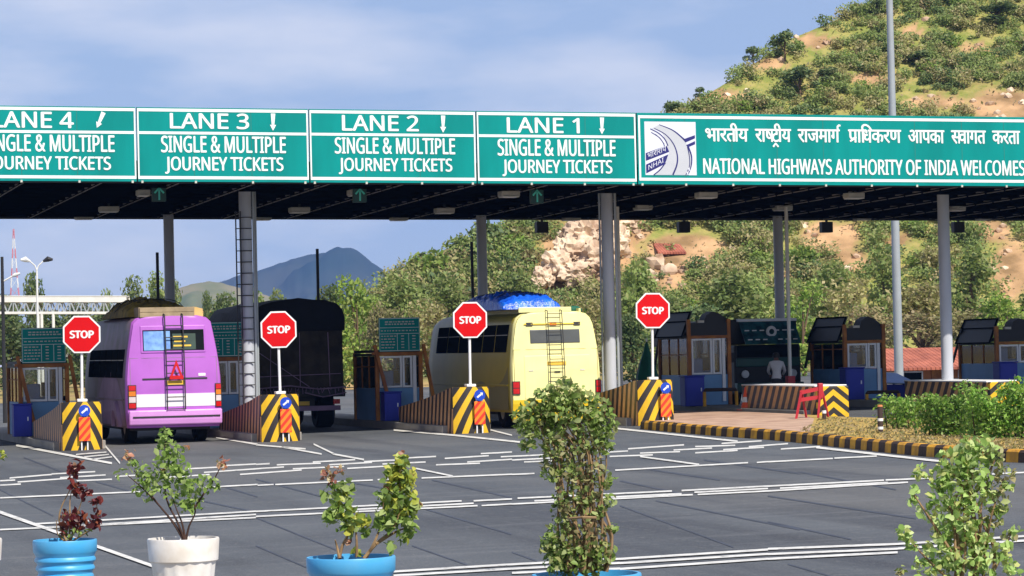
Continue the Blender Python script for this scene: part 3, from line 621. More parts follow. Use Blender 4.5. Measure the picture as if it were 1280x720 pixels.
for parts, a, b in words_hi:
    V, F, dep = word(parts)
    x0, x1, z0, z1, s = sbox(a, b, 161.2+(a-881)*.0075, 176.8+(a-881)*.0085)
    # scale so that letter body (0 .. .62) fills the box, marks overshoot
    wdt = V[:, 0].max()-V[:, 0].min(); X = x0+(V[:, 0]-V[:, 0].min())/wdt*(x1-x0); Z = z0+V[:, 1]/.62*(z1-z0)+s*(X-x0)
    for q, (da, db) in enumerate(BOLD): mb.add([(X[i]+da*.011, YB-.028-.0012*q-.0001*dep[i], Z[i]+db*.011) for i in range(len(V))], F)
tag(mb.build('lettering', 'sign_white', ws), 'line of white Hindi lettering')
# the emblem
ex0, ex1, ez0, ez1, es = sbox(805.7, 869.7, 152.3, 219)
def E(u, v, y): X = ex0+u*(ex1-ex0); return (X, y, ez0+v*(ez1-ez0)+es*(X-ex0))
mb = MB(); mb.quad(E(0, 0, YB-.026), E(1, 0, YB-.026), E(1, 1, YB-.026), E(0, 1, YB-.026)); emb = mb.build('emblem', 'emblem', ws)
U = lambda x, y: ((x-42)/518, (635-y)/537)
def band(mb, A_, B_, y):
    n = len(A_); mb.add([E(*U(*q), y) for q in A_]+[E(*U(*q), y) for q in B_], [(i, i+1, n+i+1, n+i) for i in range(n-1)])
def spl(pts, k=6):
    pts = [np.array(p, float) for p in pts]; o = []
    for i in range(len(pts)-1):
        p0, p1, p2, p3 = pts[max(i-1, 0)], pts[i], pts[i+1], pts[min(i+2, len(pts)-1)]
        for t in np.linspace(0, 1, k, endpoint=False): o.append(.5*((2*p1)+(-p0+p2)*t+(2*p0-5*p1+4*p2-p3)*t*t+(-p0+3*p1-3*p2+p3)*t**3))
    return o+[pts[-1]]
rt = spl([(190, 128), (330, 185), (430, 272), (480, 350), (508, 440), (503, 540), (450, 633)]); lt = spl([(115, 165), (215, 205), (265, 330), (285, 400), (262, 480), (210, 565), (125, 634)])
mb = MB(); band(mb, rt, lt, YB-.029); mb.build('emblem_road', 'emblem_road', emb)
def line(mb, pts, w0, w1, y):
    pts = spl(pts); A_, B_ = [], []
    for i, p in enumerate(pts):
        t = pts[min(i+1, len(pts)-1)]-pts[max(i-1, 0)]; t = t/np.linalg.norm(t); n = np.array([-t[1], t[0]]); wv = (w0+(w1-w0)*i/(len(pts)-1))/2; A_.append(p+n*wv); B_.append(p-n*wv)
    band(mb, A_, B_, y)
mb = MB(); y = YB-.032
line(mb, [(190, 128), (330, 185), (440, 275)], 6, 16, y); line(mb, [(140, 165), (250, 225), (330, 320), (366, 430), (360, 530), (318, 632)], 6, 17, y)
line(mb, [(100, 170), (185, 215), (245, 275), (275, 340)], 8, 10, y-.0005); line(mb, [(108, 205), (180, 250), (225, 305), (240, 345)], 6, 8, y-.001)
line(mb, [(478, 345), (510, 440), (505, 540), (470, 633)], 16, 8, y-.0015); line(mb, [(470, 345), (488, 440), (488, 540), (448, 633)], 8, 8, y-.002)
line(mb, [(125, 633), (190, 580), (245, 510)], 10, 12, y-.0025)
mb.add([E(*U(*q), y) for q in ((50, 415), (262, 338), (286, 400), (50, 492))], [(0, 1, 2, 3)])
mb.add([E(*U(*q), y) for q in ((50, 530), (278, 425), (250, 500), (225, 530), (50, 618))], [(0, 1, 2, 3, 4)])
mb.add([E(*U(*q), y) for q in ((428, 275), (550, 230), (550, 262), (452, 305))], [(0, 1, 2, 3)]); mb.add([E(*U(*q), y) for q in ((458, 332), (550, 290), (550, 322), (478, 352))], [(0, 1, 2, 3)])
mb.build('emblem_mark', 'navy', emb)
mb = MB(); y = YB-.036
def slanted(body, a, b, h, sh, bold):
    V, F = textverts(body, bold); lo, hi = V.min(0), V.max(0); W = []
    for q in V:
        u = (q[0]-lo[0])/(hi[0]-lo[0]); v = (q[1]-lo[1])/(hi[1]-lo[1]); W.append(E(*U(a[0]+(b[0]-a[0])*u, a[1]+(b[1]-a[1])*u-v*h), y))
    mb.add(W, F)
slanted('NHAI', (72, 585), (226, 505), 48, 0, .03); slanted('भाराराप', (66, 470), (256, 392), 52, 0, .02)
for A_ in ([(150, 215), (172, 228)], [(196, 248), (214, 270)], [(228, 290), (242, 315)], [(478, 560), (486, 590)], [(462, 600), (470, 630)]): line(mb, [A_[0], ((A_[0][0]+A_[1][0])/2, (A_[0][1]+A_[1][1])/2), A_[1]], 14, 14, y)
mb.build('emblem_lettering', 'emblem', emb)

# ------------------------------------------------------------------ things hung under the roof
def hang_box(px, py, Y, wpx, hpx, name, label, group):
    p = P(px, py, Y); s = Y/math.cos(YAW)/FOC; wd, h = wpx*s, hpx*s
    t = thing(name, label, 'light fixture', (p[0], Y, p[2]), group)
    mb = MB(); mb.box(p[0]-wd/2, p[0]+wd/2, Y-.05, Y+.35, p[2]-h*.35, p[2]+h*.5); mb.build('housing', 'fixture', t, bevel=.02)
    mb = MB(); mb.box(p[0]-wd/2+.03, p[0]+wd/2-.03, Y-.08, Y+.33, p[2]-h*.5, p[2]-h*.35-.003); mb.build('diffuser', 'lens', t)
    u = under(p[0], Y)
    mb = MB(); mb.box(p[0]-.03, p[0]+.03, Y+.1, Y+.16, p[2]+h*.5, max(u+.14, p[2]+h*.5+.03)); mb.build('bracket', 'dark', t)
rows = [(73.2, 8, [(180, 241, 15, 'beside the leftmost arrow sign'), (440, 241, 6, 'narrow, beside the middle arrow'), (638, 242.5, 24, 'left of the LANE 1 arrow sign'), (885, 243.8, 25, 'below the road emblem'), (1070, 244.5, 23, 'below the word INDIA')], 'light fixtures in the front row under the roof'),
        (79.3, 7, [(137, 261.5, 23, 'under the LANE 4 sign'), (375.5, 262.5, 24, 'under the LANE 3 sign'), (557, 263.3, 23, 'under the LANE 2 sign'), (805.5, 259, 21, 'right of the conduit column'), (980.5, 259.8, 22, 'above the right-hand rear column'), (1198, 260.3, 20, 'beside the right-hand front column')], 'light fixtures in the middle row under the roof'),
        (YK-.55, 4.5, [(106, 272, 22, 'on the left'), (329, 273, 21, 'behind the ladder column'), (500, 273.6, 21, 'right of the middle arrow'), (716, 273.4, 21, 'left of the conduit column'), (1080, 272.8, 20, 'right of a black signal box'), (1232, 272.8, 18, 'on the right')], 'light fixtures along the back edge of the roof')]
nm = {0: 'front row', 1: 'middle row', 2: 'back edge'}
for r_, (Y, hh, lst, grp) in enumerate(rows):
    for px, py, wpx, where in lst:
        hang_box(px, py, Y, wpx, hh, 'ceiling_light', f'grey box light, {nm[r_]} under the roof, {where}', grp)
for px, py, where in ((199, 242, 'left of the ladder column'), (450, 243.3, 'under the LANE 2 sign'), (671.5, 245, 'under the LANE 1 sign')):
    Y = 72.6; p = P(px, py, Y); t = thing('arrow_signal', f'small pale upward arrow sign hung {where}', 'lane signal', (p[0], Y, p[2]), 'green arrow signals under the roof')
    mb = MB(); mb.box(p[0]-.17, p[0]+.17, Y, Y+.12, p[2]-.19, p[2]+.19); mb.build('housing', 'arrowback', t, bevel=.01)
    mb = MB(); f = lambda x, z: (p[0]+x, Y-.006, p[2]+z)
    mb.quad(f(-.022, -.155), f(.022, -.155), f(.022, .12), f(-.022, .12)); mb.quad(f(0, .165), f(.13, .03), f(.10, -.005), f(0, .105)); mb.quad(f(0, .165), f(0, .105), f(-.10, -.005), f(-.13, .03)); mb.build('arrow', 'arrowglow', t)
    mb = MB(); mb.box(p[0]-.02, p[0]+.02, Y+.04, Y+.08, p[2]+.19, under(p[0], Y)+.1); mb.build('hanger', 'dark', t)
for px, where in ((678.5, 'left of the column with conduits'), (856, 'above the rightmost stop sign'), (1034.5, 'right of the slim rear column'), (1199.5, 'beside the right-hand front column')):
    Y = YK+.12; p = P(px, 282, Y); t = thing('signal_box', f'black box at the back edge of the roof {where}', 'signal box', (p[0], Y, p[2]), 'signal boxes hanging at the back of the roof')
    mb = MB(); mb.box(p[0]-.18, p[0]+.18, Y, Y+.25, p[2]-.21, p[2]+.12); mb.build('housing', 'dark', t, bevel=.015)
    mb = MB(); mb.box(p[0]-.03, p[0]+.03, Y+.06, Y+.12, p[2]+.12, under(p[0], YK)+.3); mb.build('hanger', 'dark', t)
    mb = MB(); mb.box(p[0]-.15, p[0]+.15, Y+.252, Y+.262, p[2]-.18, p[2]+.09); mb.build('lens', 'glass', t)

# ================================================================== ISLAND NOSES, SIGNS ON THEM
LB = 5.4; HBAR = 1.13
stopwhere = ['in front of the purple minibus', 'before the dark truck', 'beside the yellow minibus', 'beside the right-hand booths']
def barricade(i, label, high=True):
    X = ISX[i]; g = gz(X, YB); t = thing('barricade', label, 'barrier', (X, YB, g), 'striped barricades at the island ends' if high else None)
    hw = .46; n = 12
    if high:
        ht = lambda y: 1.13 if y < .25 else 1.13-.55*((y-.25)/(LB-.25))**.8
        tk = .14
        # curved front, leaning back a little, open behind
        mb = MB(); vs = []; xs_ = [-hw+2*hw*j/n for j in range(n+1)]
        bul = lambda x: -.16*(1-abs(x/hw)**2.6)
        zs = [0, .3, .6, .9, 1.13]
        for z in zs:
            for x in xs_: vs.append((X+x*(1.02-.03*z), YB+bul(x)+.05*z*z, g+z))
        for z in zs:
            for x in xs_: vs.append((X+x*(1.02-.03*z)*.8, YB+.22, g+z))
        m = n+1; N = len(zs)*m; fs = []
        for r in range(len(zs)-1):
            for j in range(n): fs.append((r*m+j, r*m+j+1, (r+1)*m+j+1, (r+1)*m+j)); fs.append((N+r*m+j, N+(r+1)*m+j, N+(r+1)*m+j+1, N+r*m+j+1))
            fs.append((r*m, (r+1)*m, N+(r+1)*m, N+r*m)); fs.append((r*m+n, N+r*m+n, N+(r+1)*m+n, (r+1)*m+n))
        T = (len(zs)-1)*m
        for j in range(n): fs.append((T+j, T+j+1, N+T+j+1, N+T+j)); fs.append((j, N+j, N+j+1, j+1))
        mb.add(vs, fs); mb.build('front_wall', 'chevron', t, smooth=True)
        for sx in (-1, 1):
            mb = MB(); ny = 14
            prof = []
            for q in range(ny+1):
                y = .06+(LB-.06)*q/ny; prof.append((y, ht(y)))
            vs = []
            for xo in (sx*(hw+.012), sx*(hw-tk)):
                for y, z in prof: vs += [(X+xo*(1.02 if abs(xo) > .4 else 1), YB+y, gz(X, YB+y)-.0), (X+xo*(1.0 if abs(xo) > .4 else 1), YB+y, gz(X, YB+y)+z+.004)]
            k = 2*(ny+1); fs = []
            for q in range(ny):
                a = 2*q; fs += [(a, a+2, a+3, a+1), (k+a, k+a+1, k+a+3, k+a+2), (a+1, a+3, k+a+3, k+a+1)]
            fs += [(0, 1, k+1, k), (2*ny, k+2*ny, k+2*ny+1, 2*ny+1)]
            mb.add(vs, fs); mb.build('side_wall', 'sidestripe', t)
        # marker on the front: blue disc over an orange board on two short legs
        mk = thing('hazard_marker', f'blue disc above an orange striped board on the barricade {stopwhere[i]}', 'marker', (X+.15, YB-.2, g), 'hazard markers on the barricades')
        yy = YB-.26; mo = (.02, .08, .14, .18)[i]
        mb = MB(); mb.box(X+mo-.135, X+mo+.135, yy, yy+.03, g+.22, g+.78); mb.build('board', 'orange', mk, bevel=.004)
        mb = MB(); mb.lathe([(0.001, 0), (.138, 0), (.138, .02), (.001, .02)], (X+mo, yy-.02, g+.93), 24, 'y'); d_ = mb.build('disc', 'blue', mk)
        mb = MB(); a = R(38); q = lambda u, v: (X+mo+u*math.cos(a)-v*math.sin(a), yy-.025, g+.93+u*math.sin(a)+v*math.cos(a))
        mb.quad(q(-.085, -.022), q(.05, -.022), q(.05, .022), q(-.085, .022)); mb.add([q(.045, -.05), q(.1, 0), q(.045, .05)], [(0, 1, 2)]); mb.build('arrow', 'white', d_)
        for sx in (-.07, .07):
            mb = MB(); mb.bar((X+mo+sx, yy+.05, g), (X+mo+sx, yy+.05, g+.9), .03); mb.build('leg', 'white', mk)
    else:
        h = .80 if i == 4 else .74
        mb = MB(); mb.box(X-.42, X+.42, YB, YB+.16, g, g+h); mb.build('front_wall', 'chevron_low', t, bevel=.02)
        for sx in (-1, 1):
            mb = MB(); xa, xb = sorted((X+sx*.425, X+sx*.28))
            mb.box(xa, xb, YB+.163, YB+LB, 0, h-.005, lambda x, y, z: (x, y, gz(x, y)+z)); mb.build('side_wall', 'sidestripe_low', t)
        mb = MB(); mb.box(X-.44, X+.44, YB+.17, YB+LB+.02, h-.003, h+.03, lambda x, y, z: (x, y, gz(x, y)+z)); mb.build('top_slab', 'white', t, bevel=.01)
    return t
where = ['left of the purple minibus', 'between purple minibus and dark truck', 'left of the yellow minibus', 'at the end of the painted kerb']
for i in range(4): barricade(i, f'yellow and black chevron barricade with brown striped sides {where[i]}')
barricade(4, 'low white-topped striped barricade with a yellow chevron end behind the red trestle', False)
barricade(5, 'low white-topped barricade mostly hidden behind the green hedge', False)
sg = [(101, 418), (348.5, 412), (586, 400), (814, 388.3)]
for i in range(4):
    X = ISX[i]; Y = YB+.10; p = P(sg[i][0], sg[i][1], Y); gt = gz(X, YB)+1.13; x, z = p[0], p[2]
    t = thing('stop_sign', f'red octagonal stop sign on a white pole {stopwhere[i]}', 'stop sign', (x, Y, gt), 'stop signs on the barricades')
    mb = MB(); mb.tube([(x, Y, gt+.06), (x, Y, z+.2)], .034, 12); mb.build('pole', 'white', t, smooth=True)
    mb = MB(); mb.box(x-.12, x+.12, Y-.1, Y+.1, gt+.006, gt+.075); mb.build('base', 'white', t, bevel=.015)
    oc = lambda r: [(x+r*math.cos(R(22.5+45*k)), z+r*math.sin(R(22.5+45*k))) for k in range(8)]
    mb = MB(); mb.prism(oc(.475), Y-.075, Y-.045); mb.build('border', 'white', t)
    mb = MB(); mb.prism(oc(.435), Y-.081, Y-.0755); mb.build('plate', 'red', t)
    mb = MB(); letter(mb, 'STOP', x-.285, x+.285, z-.085, z+.085, Y-.084, 0, .06); mb.build('lettering', 'white', t)
    t.rotation_euler = (R((.6, -.4, .3, -.8)[i]), R((.5, -.7, .2, .9)[i]), R((-3, 2, 4, -2)[i]))
    for dz in (-.15, .15):
        mb = MB(); mb.box(x-.06, x+.06, Y-.05, Y+.042, z+dz-.02, z+dz+.02); mb.build('clamp', 'steel', t)

# ================================================================== MINIBUSES
def minibus(name, label, X, Y, W, H, Lb, paint, lower, opt):
    """W half width; x across, y from the rear forward, z up, all from the ground under the rear bumper"""
    g = gz(X, Y); t = thing(name, label, 'minibus', (X, Y, g))
    prof = [(W*.965, .40), (W*.99, .62), (W, .80), (W, 1.10), (W, 1.40), (W*.995, 1.62), (W*.97, 1.95), (W*.93, 2.30), (W*.885, 2.62), (W*.83, H-.17), (W*.74, H-.07), (W*.55, H-.015), (0, H)]
    lean = lambda z: .17*max(0, (z-1.30)/1.7)**1.35 + .06*max(0, (.62-z)/.3)
    hwz = lambda z: float(np.interp(z, [q[1] for q in prof[:-1]], [q[0] for q in prof[:-1]]))
    yr = lambda x, z: lean(z)+.09*min(1, abs(x)/W)**4
    T = lambda x, y, z: (X+x, Y+y, gz(X, Y+min(y, 6))+z)
    n = len(prof); mb = MB(); secs = [(0.09, .965, 0), (.13, .985, .4), (.21, 1.0, 1), (.6, 1, 1), (Lb*.5, 1, 1), (Lb-.7, 1, 1), (Lb-.15, .98, 1), (Lb, .90, 1)]
    vs = []
    zc = H
    for y, s, k in secs:
        full = [(-hx, z) for hx, z in prof]+[(hx, z) for hx, z in reversed(prof[:-1])]
        for x, z in full:
            zz = z if y < Lb-.5 else z-.12*max(0, (z-1.3))*(y-(Lb-.5))/.5*.6
            vs.append(T(x*s, y+lean(z)*(1-min(1, max(0, (y-.09)/.6))), zz - (0.02 if (s < .98 and z > 2.6 and y < 1) else 0)))
    m = 2*n-1; fs = []; mats_ = []
    for a in range(len(secs)-1):
        for j in range(m-1): fs.append((a*m+j, a*m+j+1, (a+1)*m+j+1, (a+1)*m+j))
        fs.append((a*m+m-1, a*m, (a+1)*m, (a+1)*m+m-1))
    mb.add(vs, fs)
    # rear cap: rows between the two sides with a gentle bulge
    rows = []; base = len(mb.v); nx = 8
    for hx, z in prof[:-1]:
        for q in range(nx+1):
            x = -hx*.965+2*hx*.965*q/nx; zt = z if z < H-.2 else z+(0 if abs(x) > .5*W else .0)
            mb.v.append(T(x, yr(x, z), z - (0.02 if z > 2.6 else 0)))
    for r in range(n-2):
        for q in range(nx): mb.f.append((base+r*(nx+1)+q, base+r*(nx+1)+q+1, base+(r+1)*(nx+1)+q+1, base+(r+1)*(nx+1)+q)); mb.m.append(0)
    r = n-2; topc = len(mb.v); mb.v.append(T(0, yr(0, H), H-.02))
    for q in range(nx): mb.f.append((base+r*(nx+1)+q, base+r*(nx+1)+q+1, topc)); mb.m.append(0)
    fe = (len(secs)-1)*m; mb.f.append(tuple(fe+j for j in range(m))); mb.m.append(0)
    # left flank alone takes the darker side tone, its shade painted in
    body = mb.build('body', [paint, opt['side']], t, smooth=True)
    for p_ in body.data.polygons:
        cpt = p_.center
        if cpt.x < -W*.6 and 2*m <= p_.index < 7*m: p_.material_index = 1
    def patch(name, x0, x1, z0, z1, off, m_, nx=6, par=None, corner=0, th=None, nz=3):
        mb = MB(); vs = []
        for lay in (off, off-(th or max(off, .01)) - .02):
            for k in range(nz+1):
                for j in range(nx+1):
                    x = x0+(x1-x0)*j/nx; z = z0+(z1-z0)*k/nz; vs.append(T(x, yr(x, z)-lay, z))
        m2 = nx+1; N = m2*(nz+1); fs = []
        for k in range(nz):
            for j in range(nx): fs.append((k*m2+j, k*m2+j+1, (k+1)*m2+j+1, (k+1)*m2+j))
        for j in range(nx): fs += [(j, N+j, N+j+1, j+1), (nz*m2+j, nz*m2+j+1, N+nz*m2+j+1, N+nz*m2+j)]
        for k in range(nz): fs += [(k*m2, (k+1)*m2, N+(k+1)*m2, N+k*m2), (k*m2+nx, N+k*m2+nx, N+(k+1)*m2+nx, (k+1)*m2+nx)]
        mb.add(vs, fs); return mb.build(name, m_, par or t, smooth=False, bevel=corner)
    # side windows
    wins = opt.get('wins', 6); y0 = .55; wl = (Lb-1.5)/wins
    for sx in (-1, 1):
        for k in range(wins):
            a, b = y0+k*wl+.04, y0+(k+1)*wl-.04; mb = MB(); zs_ = (opt['wz0'], (opt['wz0']+opt['wz1'])/2, opt['wz1']); v_ = []
            for off in (.012, -.04):
                for y in (a, b):
                    for z in zs_: v_.append(T(sx*(hwz(z)+off), y, z))
            mb.add(v_, [(0, 1, 4, 3), (1, 2, 5, 4), (6, 9, 10, 7), (7, 10, 11, 8), (0, 3, 9, 6), (2, 8, 11, 5), (0, 6, 7, 1), (1, 7, 8, 2), (3, 4, 10, 9), (4, 5, 11, 10)]); wo = mb.build('window', 'glass', t)
            mb = MB(); zq = opt['wz0']+.62*(opt['wz1']-opt['wz0']); 
            mb.bar(T(sx*(hwz(zq)+.016), a+.02, zq), T(sx*(hwz(zq)+.016), b-.02, zq), .018); mb.build('sash', 'fixture', wo)
    # rub rail along the side
    for sx in (-1, 1):
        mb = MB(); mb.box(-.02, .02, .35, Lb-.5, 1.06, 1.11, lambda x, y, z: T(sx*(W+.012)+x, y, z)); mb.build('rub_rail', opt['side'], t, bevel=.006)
    # wheels and arches
    for y in (1.55, Lb-1.2):
        for sx in (-1, 1):
            mb = MB(); x0 = sx*(W-.30); c0 = T(x0, y, .42)
            mb.lathe([(.22, -.13), (.36, -.15), (.415, -.11), (.42, 0), (.415, .11), (.36, .15), (.22, .13)], c0, 24, 'x'); wh = mb.build('tyre', 'tyre', t, smooth=True)
            mb = MB(); mb.lathe([(.001, .06*sx), (.12, .1*sx), (.15, .05*sx), (.22, .11*sx)], c0, 20, 'x'); mb.build('rim', 'fixture', wh, smooth=True)
    mb = MB(); mb.box(-W*.8, W*.8, .5, Lb-.4, .32, .62, T); mb.build('chassis', 'dark', t)
    if opt.get('arch'):
        # grey-lilac sweep painted on the flank round the rear wheel
        mb = MB(); N_ = 22; v_ = []
        for k in range(N_+1):
            y = .35+4.7*k/N_; zt_ = .46+1.30*max(0, 1-abs((y-2.6)/2.3)**2.2)**.6
            for z in np.linspace(.45, zt_, 5): v_.append(T(-(hwz(z)+.006), y, z))
        mb.add(v_, [(5*k+j, 5*k+j+1, 5*k+j+6, 5*k+j+5) for k in range(N_) for j in range(4)]); mb.build('side_sweep', opt['arch'], t)
        # flared arch over the rear wheel on the left flank
        mb = MB(); v_ = []; N_ = 14; yc, zc_, ra = 1.55, .42, .62
        for k in range(N_+1):
            a = math.pi*k/N_; 
            for rr, off in ((ra, .0), (ra*.93, .085), (ra*.62, .10), (ra*.56, .02)): v_.append(T(-(hwz(max(.5, zc_+rr*math.sin(a)*1.05))+off), yc-rr*math.cos(a), max(.42, zc_+rr*math.sin(a)*1.05)))
        mb.add(v_, [(4*k+j, 4*k+j+1, 4*k+j+5, 4*k+j+4) for k in range(N_) for j in range(3)]); mb.build('wheel_arch', opt['arch'], t, smooth=True)
    return t, patch, T, yr, g
def zpx(py, y0, s): return (y0-py)/s
# ---- purple
Yp = 72.4; pL, pR = P(158, 500, Yp)[0], P(278.5, 500, Yp)[0]; Xp = (pL+pR)/2; Wp = (pR-pL)/2
gp_ = gz(Xp, Yp); Zp = lambda py: P(220, py, Yp)[2]-gp_
Xq = lambda px: P(px, 460, Yp)[0]-Xp
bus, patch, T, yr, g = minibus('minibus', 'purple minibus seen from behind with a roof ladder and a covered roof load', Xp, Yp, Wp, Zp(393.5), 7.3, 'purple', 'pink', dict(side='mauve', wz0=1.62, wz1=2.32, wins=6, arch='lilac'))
wo = patch('rear_window_frame', Xq(177), Xq(258.5), Zp(441), Zp(406.5), .018, 'purple', corner=.02)
patch('rear_window', Xq(180), Xq(256.5), Zp(438), Zp(412), .024, 'glass', par=wo)
patch('curtain', Xq(181), Xq(214), Zp(437.4), Zp(413.5), .028, 'curtain', par=wo); patch('poster', Xq(217), Xq(246), Zp(437), Zp(417), .028, 'poster', par=wo)
for k, (a, b) in enumerate(((218, 236), (219, 233), (218, 240))): patch('poster_line', Xq(a), Xq(b), Zp(421+5.5*k)-.02, Zp(421+5.5*k)+.02, .032, 'plate', par=wo)
mb = MB(); mb.lathe([(.001, -.03), (.10, -.03), (.10, 0)], T(Xq(251.5), yr(1, Zp(425)), Zp(425)), 20, 'y'); mb.build('red_sticker', 'tail_red', wo)
for sx in (-.90, .90): patch('panel_seam', Wp*sx-.008, Wp*sx+.008, Zp(511), Zp(446), .003, 'lilac', nx=1)
patch('panel_seam', -Wp*.9, Wp*.9, Zp(447.2), Zp(446.6), .003, 'lilac')
patch('white_band', Xq(164), Xq(273), Zp(508), Zp(492), .007, 'buswhite', nx=10)
patch('bumper', Xq(160.5), Xq(277), Zp(530.5), Zp(512), .075, 'pink', nx=10, corner=.03, th=.1)
patch('bumper_strip', Xq(165), Xq(274), Zp(521.5), Zp(519.5), .085, 'dark', nx=10)
patch('handle_strip', Xq(178), Xq(259), Zp(474.2), Zp(472.2), .012, 'dark', nx=8)
patch('number_plate', Xq(207), Xq(230), Zp(481), Zp(475.3), .03, 'plate')
patch('sticker', Xq(248), Xq(257), Zp(470.5), Zp(467), .012, 'buswhite')
for a, b, in ((159.8, 170), (268.6, 277)):
    lampo = patch('tail_lamp', Xq(a), Xq(b), Zp(510), Zp(480), .03, 'dark', corner=.01, nx=2)
    for y0_, y1_, m_ in ((487, 481, 'tail_red'), (494, 488, 'tail_amber'), (502, 495, 'tail_clear'), (509, 503, 'tail_red')): patch('tail_lens', Xq(a)+.02, Xq(b)-.02, Zp(y1_ if y1_ > y0_ else y0_), Zp(y1_ if y1_ < y0_ else y0_), .036, m_, nx=2, par=lampo)
def ladder(patch_T, yr, x0, x1, z0, z1, dzs, m='dark', off=.10, r=.017):
    mb = MB(); zs = np.linspace(z0, z1, 9)
    for x in (x0, x1): mb.tube([T(x, yr(x, z)-off, z) for z in zs]+[T(x, yr(x, z1)+.15, z1+.03)], r, 6)
    z = z0+.02
    while z < z1:
        mb.tube([T(x0, yr(x0, z)-off, z), T(x1, yr(x1, z)-off, z)], r*.85, 6); z += dzs
    return mb
ladder(T, yr, Xq(207.5), Xq(230), Zp(512), Zp(393), .29).build('roof_ladder', 'dark', bus, smooth=True)
mb = MB(); yo = yr(0, 1.6)-.125; q = lambda px, py: (Xp+Xq(px), Yp+yo, gp_+Zp(py))
A_, B_, C_ = np.array(q(210.5, 474)), np.array(q(228.5, 474)), np.array(q(219.5, 449.5))
cen = (A_+B_+C_)/3
for P0, P1 in ((A_, B_), (B_, C_), (C_, A_)):
    i0, i1 = P0+(cen-P0)*.45, P1+(cen-P1)*.45; mb.add([P0, P1, i1, i0, P0+[0, .02, 0], P1+[0, .02, 0], i1+[0, .02, 0], i0+[0, .02, 0]], [(0, 1, 2, 3), (4, 7, 6, 5), (0, 4, 5, 1), (1, 5, 6, 2), (2, 6, 7, 3), (3, 7, 4, 0)])
mb.box(Xp+Xq(211), Xp+Xq(228), Yp+yo-.005, Yp+yo+.02, gp_+Zp(474), gp_+Zp(469.5)); mb.build('warning_triangle', 'tail_red', bus)
def loadmound(name, label, cat, T, x0, x1, y0, y1, z0, h, m, seed, sharp=1.0, n=22, amp=.10, pw=.55):
    r = np.random.default_rng(seed); ph = r.random((8, 3))*6.28; fr = r.normal(size=(8, 2))*[2.2, 1.3]
    mb = MB(); 
    for j in range(n+1):
        for i in range(n+1):
            u, v = i/n*2-1, j/n*2-1
            e = (1-abs(u)**3.2)*(1-abs(v)**3.6); e = max(e, 0)**pw*sharp
            wv = sum(math.sin(fr[k, 0]*3*u+fr[k, 1]*4*v+ph[k, 0]) for k in range(8))/8
            z = z0+h*e*(1+.16*wv)+amp*wv*e*.6+amp*.9*e*(abs(mn.noise(Vector((u*5.0+seed, v*7.0, 0))))-.25)+amp*.28*e*mn.noise(Vector((u*9+seed, v*11, 3)))
            mb.v.append(T(x0+(x1-x0)*(u+1)/2+.04*wv, y0+(y1-y0)*(v+1)/2+.04*wv, z))
    for j in range(n):
        for i in range(n): mb.f.append((j*(n+1)+i, j*(n+1)+i+1, (j+1)*(n+1)+i+1, (j+1)*(n+1)+i)); mb.m.append(0)
    k = len(mb.v); mb.f.append(tuple(list(range(n, -1, -1))+[q*(n+1) for q in range(1, n+1)]+[n*(n+1)+q for q in range(1, n+1)]+[q*(n+1)+n for q in range(n-1, 0, -1)])); mb.m.append(0)
    t = thing(name, label, cat, T((x0+x1)/2, (y0+y1)/2, z0)); mb.build('cover', m, t, smooth=True)
    mb = MB()
    for f in (.25, .5, .75):
        yy = y0+(y1-y0)*f; mb.tube([T(x0+(x1-x0)*q, yy, z0+.02+h*1.04*max(0, (1-abs(2*q-1)**3.2))**.55*(1-abs(2*f-1)**3.6)**.55*sharp) for q in np.linspace(.02, .98, 12)], .012, 5)
    mb.build('rope', 'dark', t); return t
Hp = Zp(393.5)
loadmound('roof_load', 'olive brown tarpaulin mound on the roof of the purple minibus', 'roof load', T, -.95, .72, .9, 5.6, Hp-.02, .44, 'tarp_olive', 3, amp=.16, n=40)
rk = thing('roof_crate', 'low weathered wooden box at the rear of the purple minibus roof', 'crate', T(0, .5, Hp)); xx0, xx1 = Xq(178), Xq(246)
for a in range(2):
    z0 = Hp-.05+.125*a; mb = MB(); mb.box(xx0, xx1, .24, .28, z0, z0+.118, T); mb.build('board', 'wood', rk, bevel=.008)
for x in (xx0, xx1): mb = MB(); mb.box(x-.02, x+.02, .285, 1.0, Hp-.04, Hp+.2, T); mb.build('end_board', 'wood', rk)
# ---- yellow
Yy = 72.2; pL, pR = P(640.5, 490, Yy)[0], P(753, 490, Yy)[0]; Xy = (pL+pR)/2; Wy = (pR-pL)/2; gy_ = gz(Xy, Yy)
Zp = lambda py: P(696, py, Yy)[2]-gy_
Xq = lambda px: P(px, 460, Yy)[0]-Xy
bus, patch, T, yr, g = minibus('minibus', 'pale yellow minibus seen from behind with a blue tarpaulin on its roof', Xy, Yy, Wy, Zp(388.5), 8.5, 'yellowpaint', 'yellow2', dict(side='olive', wz0=1.92, wz1=2.62, wins=6))
patch('rear_window', Xq(664.5), Xq(727), Zp(429), Zp(411.5), .012, 'greyglass', corner=.02)
patch('window_hood', Xq(658), Xq(727), Zp(405.2), Zp(404), .03, 'yellow2', nx=8)
for px in (664.5, 694, 724): patch('marker_lamp', Xq(px-4), Xq(px+4), Zp(406.5), Zp(402.5), .03, 'tail_amber' if px == 694 else 'dark', nx=2)
for sx in (-.93, .93): patch('panel_seam', Wy*sx-.007, Wy*sx+.007, Zp(512), Zp(436), .003, 'dull_olive', nx=1)
patch('panel_seam', -Wy*.93, Wy*.93, Zp(436.6), Zp(436.1), .003, 'dull_olive')
for a in (685, ): patch('number_plate', Xq(684.5), Xq(707.5), Zp(456), Zp(451.8), .03, 'plate')
patch('lower_band', Xq(641.5), Xq(751), Zp(514), Zp(499), .006, 'yellow2', nx=10)
